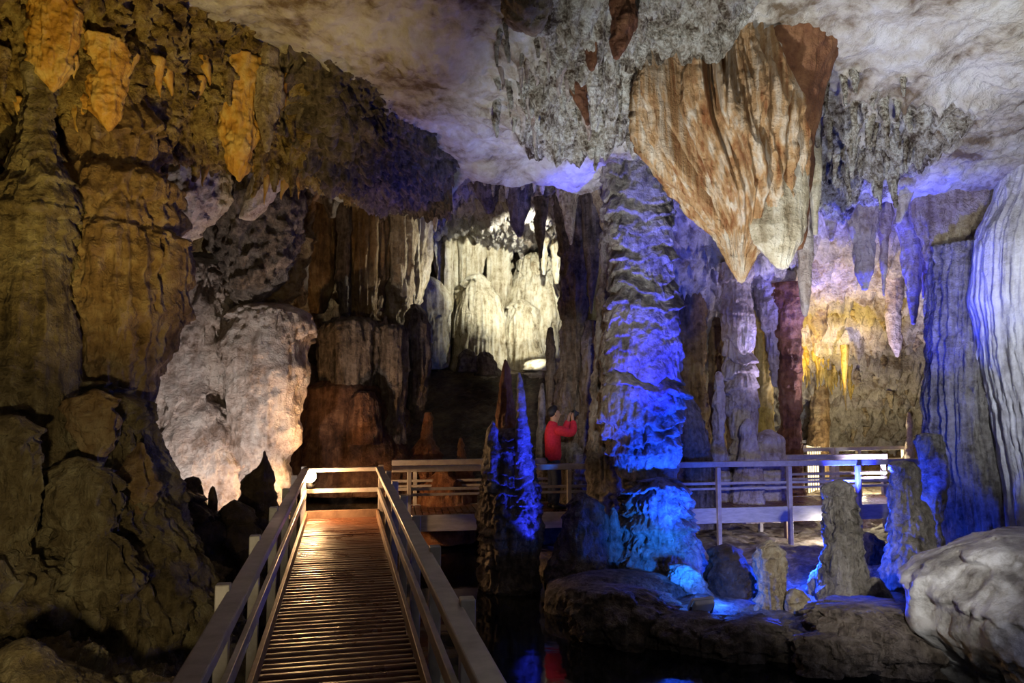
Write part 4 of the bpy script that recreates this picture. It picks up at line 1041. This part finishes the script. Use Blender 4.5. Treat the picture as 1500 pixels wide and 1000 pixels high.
MB().bar(pw(1.05, 1.14, 0.98), pw(1.75, 1.6, 0.86), 0.07, 0.06).build('stair_rail', 'cream_rail', pf, 0.004)

# =================================================================== LAMPS
def lamp_bulb():
    p = wk(S1 - 0.17, -0.44, 0.60)
    e = empty('railing_lamp', 'bright warm lamp on the far left corner of the near boardwalk railing', 'lamp', tuple(p))
    b = MB(); pts = [(0, 0, z) for z in np.linspace(-0.085, 0.085, 15)]
    b.tube(pts, [max(0.004, 0.085 * math.sqrt(max(0, 1 - (q[2] / 0.086) ** 2))) for q in pts], 16).build('bulb', 'bulb', e, smooth=True)
    MB().tube([(0, 0, -0.13), (0, 0, -0.075)], [0.035, 0.035], 12).build('socket', 'black', e)
    MB().bar((0.0, -0.01, -0.14), (0.0, 0.17, -0.14), 0.05, 0.02).build('bracket', 'black', e, 0.004)
    return p
LB = lamp_bulb()
def floodlight(px, py, Y, rz, label, lens):
    p = at(px, py, Y)
    e = empty('floodlight', label, 'lamp', wp(p), rz)
    h = MB()
    for (a, b, c, d) in (((-.11, 0, 0), (.11, 0, 0), .06, .12),): h.bar(a, b, c, d)
    hs = h.build('housing', 'metal', e, 0.012)
    MB().bar((-.095, 0.032, 0.0), (.095, 0.032, 0.0), 0.008, 0.10).build('lens', lens, hs, 0.002)
    f = MB(); f.bar((-.12, 0.03, .065), (.12, 0.03, .065), .03, .014); f.bar((-.12, 0.03, -.065), (.12, 0.03, -.065), .03, .014)
    f.bar((-.12, 0.03, -.065), (-.12, 0.03, .065), .03, .014, (1, 0, 0)); f.bar((.12, 0.03, -.065), (.12, 0.03, .065), .03, .014, (1, 0, 0))
    f.build('rim', 'metal', hs, 0.003)
    y = MB(); y.bar((-.13, 0, 0), (-.13, -0.02, -.12), .02, .012); y.bar((.13, 0, 0), (.13, -0.02, -.12), .02, .012); y.bar((-.135, -0.02, -.125), (.135, -0.02, -.125), .03, .012)
    y.build('bracket', 'black', e)
    return e
fl = floodlight(1029, 887, 7.3, math.radians(25), 'grey box floodlight glowing blue on the rock at the foot of the shelved column', 'lensb')
fl.rotation_euler = (math.radians(35), 0, math.radians(22))
fl2 = floodlight(413, 803, 8.9, math.radians(150), 'small white lamp seen through the left railing of the near boardwalk', 'bulbw')
fl2.scale = (0.7, 0.7, 0.9)

def point(name, loc, energy, col, size=0.05):
    l = bpy.data.lights.new(name, 'POINT'); l.energy = energy; l.color = col; l.shadow_soft_size = size
    o = bpy.data.objects.new(name, l); C.objects.link(o); o.location = wp(loc); return o
def spot(name, loc, target, energy, col, ang=90, blend=0.5, size=0.06):
    l = bpy.data.lights.new(name, 'SPOT'); l.energy = energy; l.color = col; l.spot_size = math.radians(ang); l.spot_blend = blend; l.shadow_soft_size = size
    o = bpy.data.objects.new(name, l); C.objects.link(o); o.location = wp(loc)
    o.rotation_euler = (Vector(wp(target)) - Vector(wp(loc))).to_track_quat('-Z', 'Y').to_euler(); return o

BLUE = (0.02, 0.035, 1.0); BLUE2 = (0.02, 0.12, 1.0)
VIOLET = (0.16, 0.12, 1.0)
point('warm_bulb_light', LB + Vector((0.07, -0.13, 0.02)), 110, (1.0, 0.55, 0.24), 0.05)
spot('mound_light', at(300, 800, 8.25), at(290, 540, 10.6), 260, (1.0, 0.88, 0.84), 120, 0.8)
spot('back_light', at(795, 530, 15.6), at(700, 400, 18.3), 90, (1.0, 0.97, 0.80), 120, 0.7)
spot('back_high_light', at(800, 310, 13.0), at(715, 425, 18), 6500, (1.0, 1.0, 0.88), 50, 0.5)
spot('back_curtain_light', at(800, 470, 14.2), at(560, 370, 13.6), 480, (1.0, 0.92, 0.76), 58, 0.8)
spot('blue_flood', at(1042, 850, 7.6), at(965, 660, 9.3), 1600, (0.008, 0.05, 1.0), 42, 0.6, 0.05)
spot('blue_column_light', at(1042, 850, 7.5), at(945, 460, 9.3), 3800, (0.008, 0.014, 1.0), 28, 0.7, 0.05)
spot('blue_base_light', at(1036, 856, 7.5), at(965, 775, 9.0), 260, (0.01, 0.16, 1.0), 60, 0.8, 0.05)
point('blue_flood_spill', at(1052, 868, 7.75), 22, BLUE2, 0.03)
spot('blue_spire_top_light', at(838, 800, 8.2), at(768, 625, 9.0), 420, BLUE, 34, 0.6, 0.04)
spot('blue_spire_light', at(803, 845, 8.55), at(768, 650, 9.05), 330, BLUE, 50, 0.6, 0.04)
point('blue_stalagmite_light', at(1176, 815, 8.55), 170, (0.01, 0.06, 1.0), 0.04)
spot('blue_roof_light', at(1250, 740, 11.6), at(1250, 300, 11.9), 2600, BLUE, 75, 0.6)
spot('blue_wall_light', at(1292, 700, 8.6), at(1378, 465, 9.5), 1100, BLUE, 36, 0.6)
spot('blue_pillar_light', at(1394, 775, 8.2), at(1360, 685, 9.0), 130, (0.01, 0.04, 1.0), 26, 0.6, 0.05)
point('blue_pair_light', at(1288, 760, 8.9), 50, (0.01, 0.05, 1.0), 0.04)
spot('blue_back_light', at(900, 560, 13.5), at(890, 265, 12.4), 200, BLUE, 50, 0.7)
spot('roof_light', Vector((0.45, 4.4, -0.35)), at(1120, 150, 8.0), 1300, (0.95, 0.96, 1.0), 64, 0.8, 0.08)
spot('roof_middle_light', Vector((0.75, 5.0, -0.4)), at(850, 205, 9.2), 650, (0.86, 0.93, 1.0), 42, 0.9, 0.08)
spot('roof_right_light', Vector((3.0, 3.2, 1.0)), at(1390, 150, 8.3), 700, (0.94, 0.95, 1.0), 70, 0.9, 0.08)
spot('right_wall_fill', Vector((3.3, -0.6, 2.2)), at(1470, 520, 9.2), 3000, (0.80, 0.85, 1.0), 22, 0.9, 0.08)  # unseen fill added behind the camera to brighten the right curtain
spot('amber_light', Vector((-1.75, 3.0, 0.2)), at(200, 50, 6.2), 640, (1.0, 0.70, 0.20), 58, 1.0, 0.08)
spot('amber_roof_light', Vector((-1.75, 3.0, 0.2)), at(430, 20, 7.2), 220, (1.0, 0.74, 0.30), 40, 1.0, 0.08)
spot('left_wall_fill', Vector((-1.5, 1.6, 0.6)), at(110, 640, 6.0), 190, (1.0, 0.80, 0.45), 70, 1.0, 0.1)  # weak fill added out of view for the lower left wall
spot('boulder_light', Vector((3.9, 2.8, 0.6)), at(1500, 930, 5.6), 60, (0.62, 0.64, 1.0), 60, 1.0, 0.15)
point('platform_light', at(1262, 705, 14.9), 150, (1.0, 0.85, 0.55), 0.05)
spot('golden_light', at(1195, 640, 13.6), at(1190, 500, 14.4), 650, (1.0, 0.66, 0.08), 80, 0.7)
spot('far_roof_light', at(1290, 720, 12.8), at(1270, 380, 13.4), 1000, (0.74, 0.66, 1.0), 110, 0.8)
spot('lilac_roof_light', at(1215, 650, 11.7), at(1070, 310, 12.5), 420, (0.62, 0.55, 1.0), 80, 0.8)
spot('hollow_light', at(1230, 775, 11.6), at(1090, 800, 12.6), 60, (1.0, 0.9, 0.8), 140, 0.8)
spot('fill_light', Vector((1.0, -0.6, 2.8)), at(1000, 650, 9.5), 50, (1.0, 0.95, 0.92), 100, 0.8, 0.2)  # added ambient fill from the camera side, not a boardwalk lamp
spot('fill_light_person', Vector((0.4, -0.6, 2.8)), at(850, 560, 11.5), 1900, (1.0, 0.97, 0.95), 13, 0.9, 0.1)  # unseen narrow fill, added to brighten the person and grey columns
spot('fill_light_column', Vector((0.9, -0.6, 2.8)), at(1090, 560, 12.6), 1500, (1.0, 0.97, 0.95), 14, 0.9, 0.1)  # unseen narrow fill, added to bring up the banded column
spot('fill_light_shore', Vector((1.4, -0.6, 2.8)), at(1215, 800, 8.2), 2300, (1.0, 0.96, 0.92), 20, 0.9, 0.1)  # unseen narrow fill, added to lighten the stalagmites on the shore

# =================================================================== PERSON
def skin_obj(name, pts, edges, mat, parent, root=(0,), sub=2):
    me = bpy.data.meshes.new(name); me.from_pydata([p[:3] for p in pts], edges, []); me.update()
    o = bpy.data.objects.new(name, me); C.objects.link(o)
    o.modifiers.new('Skin', 'SKIN')
    for i, p in enumerate(pts):
        r = p[3] if isinstance(p[3], tuple) else (p[3], p[3])
        v = me.skin_vertices[0].data[i]; v.radius = r; v.use_root = (i in root)
    o.modifiers['Skin'].use_smooth_shade = True
    s = o.modifiers.new('Subdivision', 'SUBSURF'); s.levels = s.render_levels = sub
    me.materials.append(mat)
    if parent: o.parent = parent
    return o
skinm = plain('skin', (0.42, 0.24, 0.16), 0.5)
redm = wood('red_fleece', (0.50, 0.012, 0.035), (0.70, 0.03, 0.06), rough=0.85, bump=0.3, sc=30)
jeansm = wood('dark_blue_denim', (0.02, 0.03, 0.07), (0.05, 0.065, 0.13), rough=0.8, bump=0.3, sc=60)
hairm = wood('black_hair', (0.008, 0.006, 0.005), (0.02, 0.016, 0.014), rough=0.45, bump=0.5, axis=(8, 8, 2), sc=40)
pp = at(811, 740, 11.4)
per = empty('person', 'person in a red jacket on the far boardwalk, arms raised with a camera', 'person', (float(pp[0]), 11.38, 0.0), math.radians(18))
# joints: forward is +x, left is +y
bp_, be = [], []
def J(x, y, z, r, prev=None):
    bp_.append((x, y, z, r)); i = len(bp_) - 1
    if prev is not None: be.append((prev, i))
    return i
pel = J(0, 0, 0.80, (0.095, 0.075)); sp1 = J(-0.01, 0, 0.95, (0.105, 0.08), pel); ch = J(-0.015, 0, 1.12, (0.11, 0.08), sp1)
nk0 = J(-0.02, 0, 1.235, (0.07, 0.06), ch); nk = J(0.005, 0, 1.30, 0.056, nk0); hd = J(0.024, 0, 1.365, (0.072, 0.076), nk); hd2 = J(0.026, 0, 1.435, (0.086, 0.100), hd); hd3 = J(0.012, 0, 1.495, (0.058, 0.07), hd2)
hands = []
for sd in (1, -1):
    sh = J(0.02, sd * 0.135, 1.185, 0.04, ch)
    el = J(0.228, sd * 0.186, 1.14, 0.034, sh)
    fo = J(0.275, sd * 0.13, 1.26, 0.030, el)
    wr = J(0.285, sd * 0.085, 1.345, 0.025, fo)
    pm = J(0.292, sd * 0.075, 1.395, (0.020, 0.034), wr)
    for k in range(4):
        a = J(0.300 + 0.0, sd * (0.058 + 0.0), 1.385 + 0.019 * k, 0.0085, pm)
        b = J(0.318, sd * (0.046), 1.388 + 0.019 * k, 0.008, a)
        c = J(0.322, sd * (0.022 - 0.003 * abs(k - 1)), 1.388 + 0.019 * k, 0.007, b)
    t1 = J(0.270, sd * 0.062, 1.392, 0.010, pm); t2 = J(0.262, sd * 0.040, 1.41, 0.0085, t1)
    hp = J(0.0, sd * 0.07, 0.73, 0.062, pel)
    kn = J(0.02, sd * 0.085, 0.42, 0.055, hp); ca = J(-0.005, sd * 0.085, 0.28, 0.052, kn); an = J(-0.02, sd * 0.085, 0.08, 0.036, ca)
    ft = J(0.05, sd * 0.09, 0.036, 0.034, an); to = J(0.135, sd * 0.095, 0.028, 0.026, ft)
body = skin_obj('body', bp_, be, skinm, per)
jp = [(0, 0, 0.68, (0.165, 0.135)), (-0.005, 0, 0.86, (0.160, 0.130)), (-0.012, 0, 1.02, (0.162, 0.130)), (-0.015, 0, 1.15, (0.172, 0.130)), (-0.02, 0, 1.235, (0.125, 0.10)), (-0.006, 0, 1.295, (0.072, 0.072)), (0.0, 0, 1.325, (0.066, 0.066))]
je = [(q, q + 1) for q in range(6)]; jr = [0]
for sd in (1, -1):
    k = len(jp); jr.append(k)
    jp += [(-0.01, sd * 0.10, 1.175, 0.085), (0.03, sd * 0.165, 1.19, 0.084), (0.13, sd * 0.182, 1.155, 0.076), (0.225, sd * 0.187, 1.135, 0.072), (0.262, sd * 0.165, 1.19, 0.066), (0.278, sd * 0.125, 1.27, 0.056), (0.286, sd * 0.092, 1.335, 0.046)]
    je += [(k + q, k + q + 1) for q in range(6)]
skin_obj('jacket', jp, je, redm, per, jr)
tp = [(0, 0, 0.90, (0.120, 0.098)), (0, 0, 0.80, (0.132, 0.108)), (0, 0, 0.68, (0.135, 0.112))]; te = [(0, 1), (1, 2)]; tr = [0]
for sd in (1, -1):
    k = len(tp); tr.append(k)
    tp += [(0.0, sd * 0.062, 0.78, 0.075), (0.003, sd * 0.074, 0.64, 0.090), (0.02, sd * 0.084, 0.42, 0.074), (0.0, sd * 0.086, 0.25, 0.068), (-0.01, sd * 0.086, 0.06, 0.060)]
    te += [(k + q, k + q + 1) for q in range(4)]
skin_obj('trousers', tp, te, jeansm, per, tr)
skin_obj('hair', [(-0.038, 0, 1.375, (0.052, 0.052)), (-0.036, 0, 1.43, (0.088, 0.088)), (-0.016, 0, 1.482, (0.088, 0.088)), (0.030, 0, 1.512, (0.056, 0.072)), (0.062, 0, 1.506, (0.030, 0.05))], [(0, 1), (1, 2), (2, 3), (3, 4)], hairm, per)
for sd in (1, -1):
    MB().tube([(-0.06, sd * 0.09, 0.035), (-0.03, sd * 0.09, 0.045), (0.06, sd * 0.093, 0.042), (0.12, sd * 0.096, 0.032), (0.165, sd * 0.098, 0.022)], [0.03, 0.045, 0.044, 0.038, 0.02], 12).build('shoe', 'black', per, smooth=True)
# face: nose, eyes, ears, mouth
nz = MB(); nz.tube([(0.100, 0, 1.452), (0.120, 0, 1.420), (0.102, 0, 1.408)], [0.008, 0.015, 0.010], 8).build('nose', 'black', per, smooth=True).data.materials[0] = skinm
for sd in (1, -1):
    MB().tube([(0.086, sd * 0.034, 1.444), (0.097, sd * 0.033, 1.444)], [0.012, 0.006], 8).build('eye', 'black', per, smooth=True)
    e = MB().tube([(0.005, sd * 0.084, 1.400), (0.005, sd * 0.098, 1.425), (0.0, sd * 0.092, 1.452)], [0.010, 0.017, 0.010], 8).build('ear', 'black', per, smooth=True); e.data.materials[0] = skinm
MB().bar((0.092, -0.024, 1.378), (0.092, 0.024, 1.378), 0.016, 0.009).build('mouth', 'orangedark', per, 0.002)
cam_p = per.location
cR = math.radians(18)
cl = Vector((0.345 * math.cos(cR), 0.345 * math.sin(cR), 1.43)) + Vector(per.location)
ce = empty('camera', 'small black camera held up by the person in the red jacket', 'camera', tuple(cl), cR)
MB().bar((0, -0.065, 0), (0, 0.065, 0), 0.04, 0.085).build('camera_body', 'black', ce, 0.006)
MB().tube([(0.015, 0, 0.0), (0.05, 0, 0.0), (0.075, 0, 0.0)], [0.032, 0.032, 0.028], 16).build('lens', 'black', ce, smooth=True)
MB().bar((0, -0.02, 0.05), (0, 0.02, 0.05), 0.035, 0.03).build('viewfinder', 'black', ce, 0.004)

# =================================================================== CAMERA, WORLD, VIEW
cd = bpy.data.cameras.new('Camera'); cam = bpy.data.objects.new('Camera', cd); C.objects.link(cam)
cam.location = (0, 0, EYE); cam.rotation_euler = (math.pi / 2 + PITCH, 0, 0)
cd.sensor_width = 36; cd.lens = 36 * F / 1500; cd.clip_start = 0.05; cd.clip_end = 100
bpy.context.scene.camera = cam
wd = bpy.data.worlds.new('World'); bpy.context.scene.world = wd; wd.use_nodes = True
wd.node_tree.nodes['Background'].inputs[0].default_value = (0, 0, 0, 1)
sc = bpy.context.scene
sc.view_settings.view_transform = 'Standard'; sc.view_settings.look = 'None'; sc.view_settings.gamma = 1; sc.view_settings.exposure = 0.0
sc.cycles.use_denoising = True
sc.cycles.max_bounces = 6; sc.cycles.diffuse_bounces = 3; sc.cycles.sample_clamp_indirect = 6
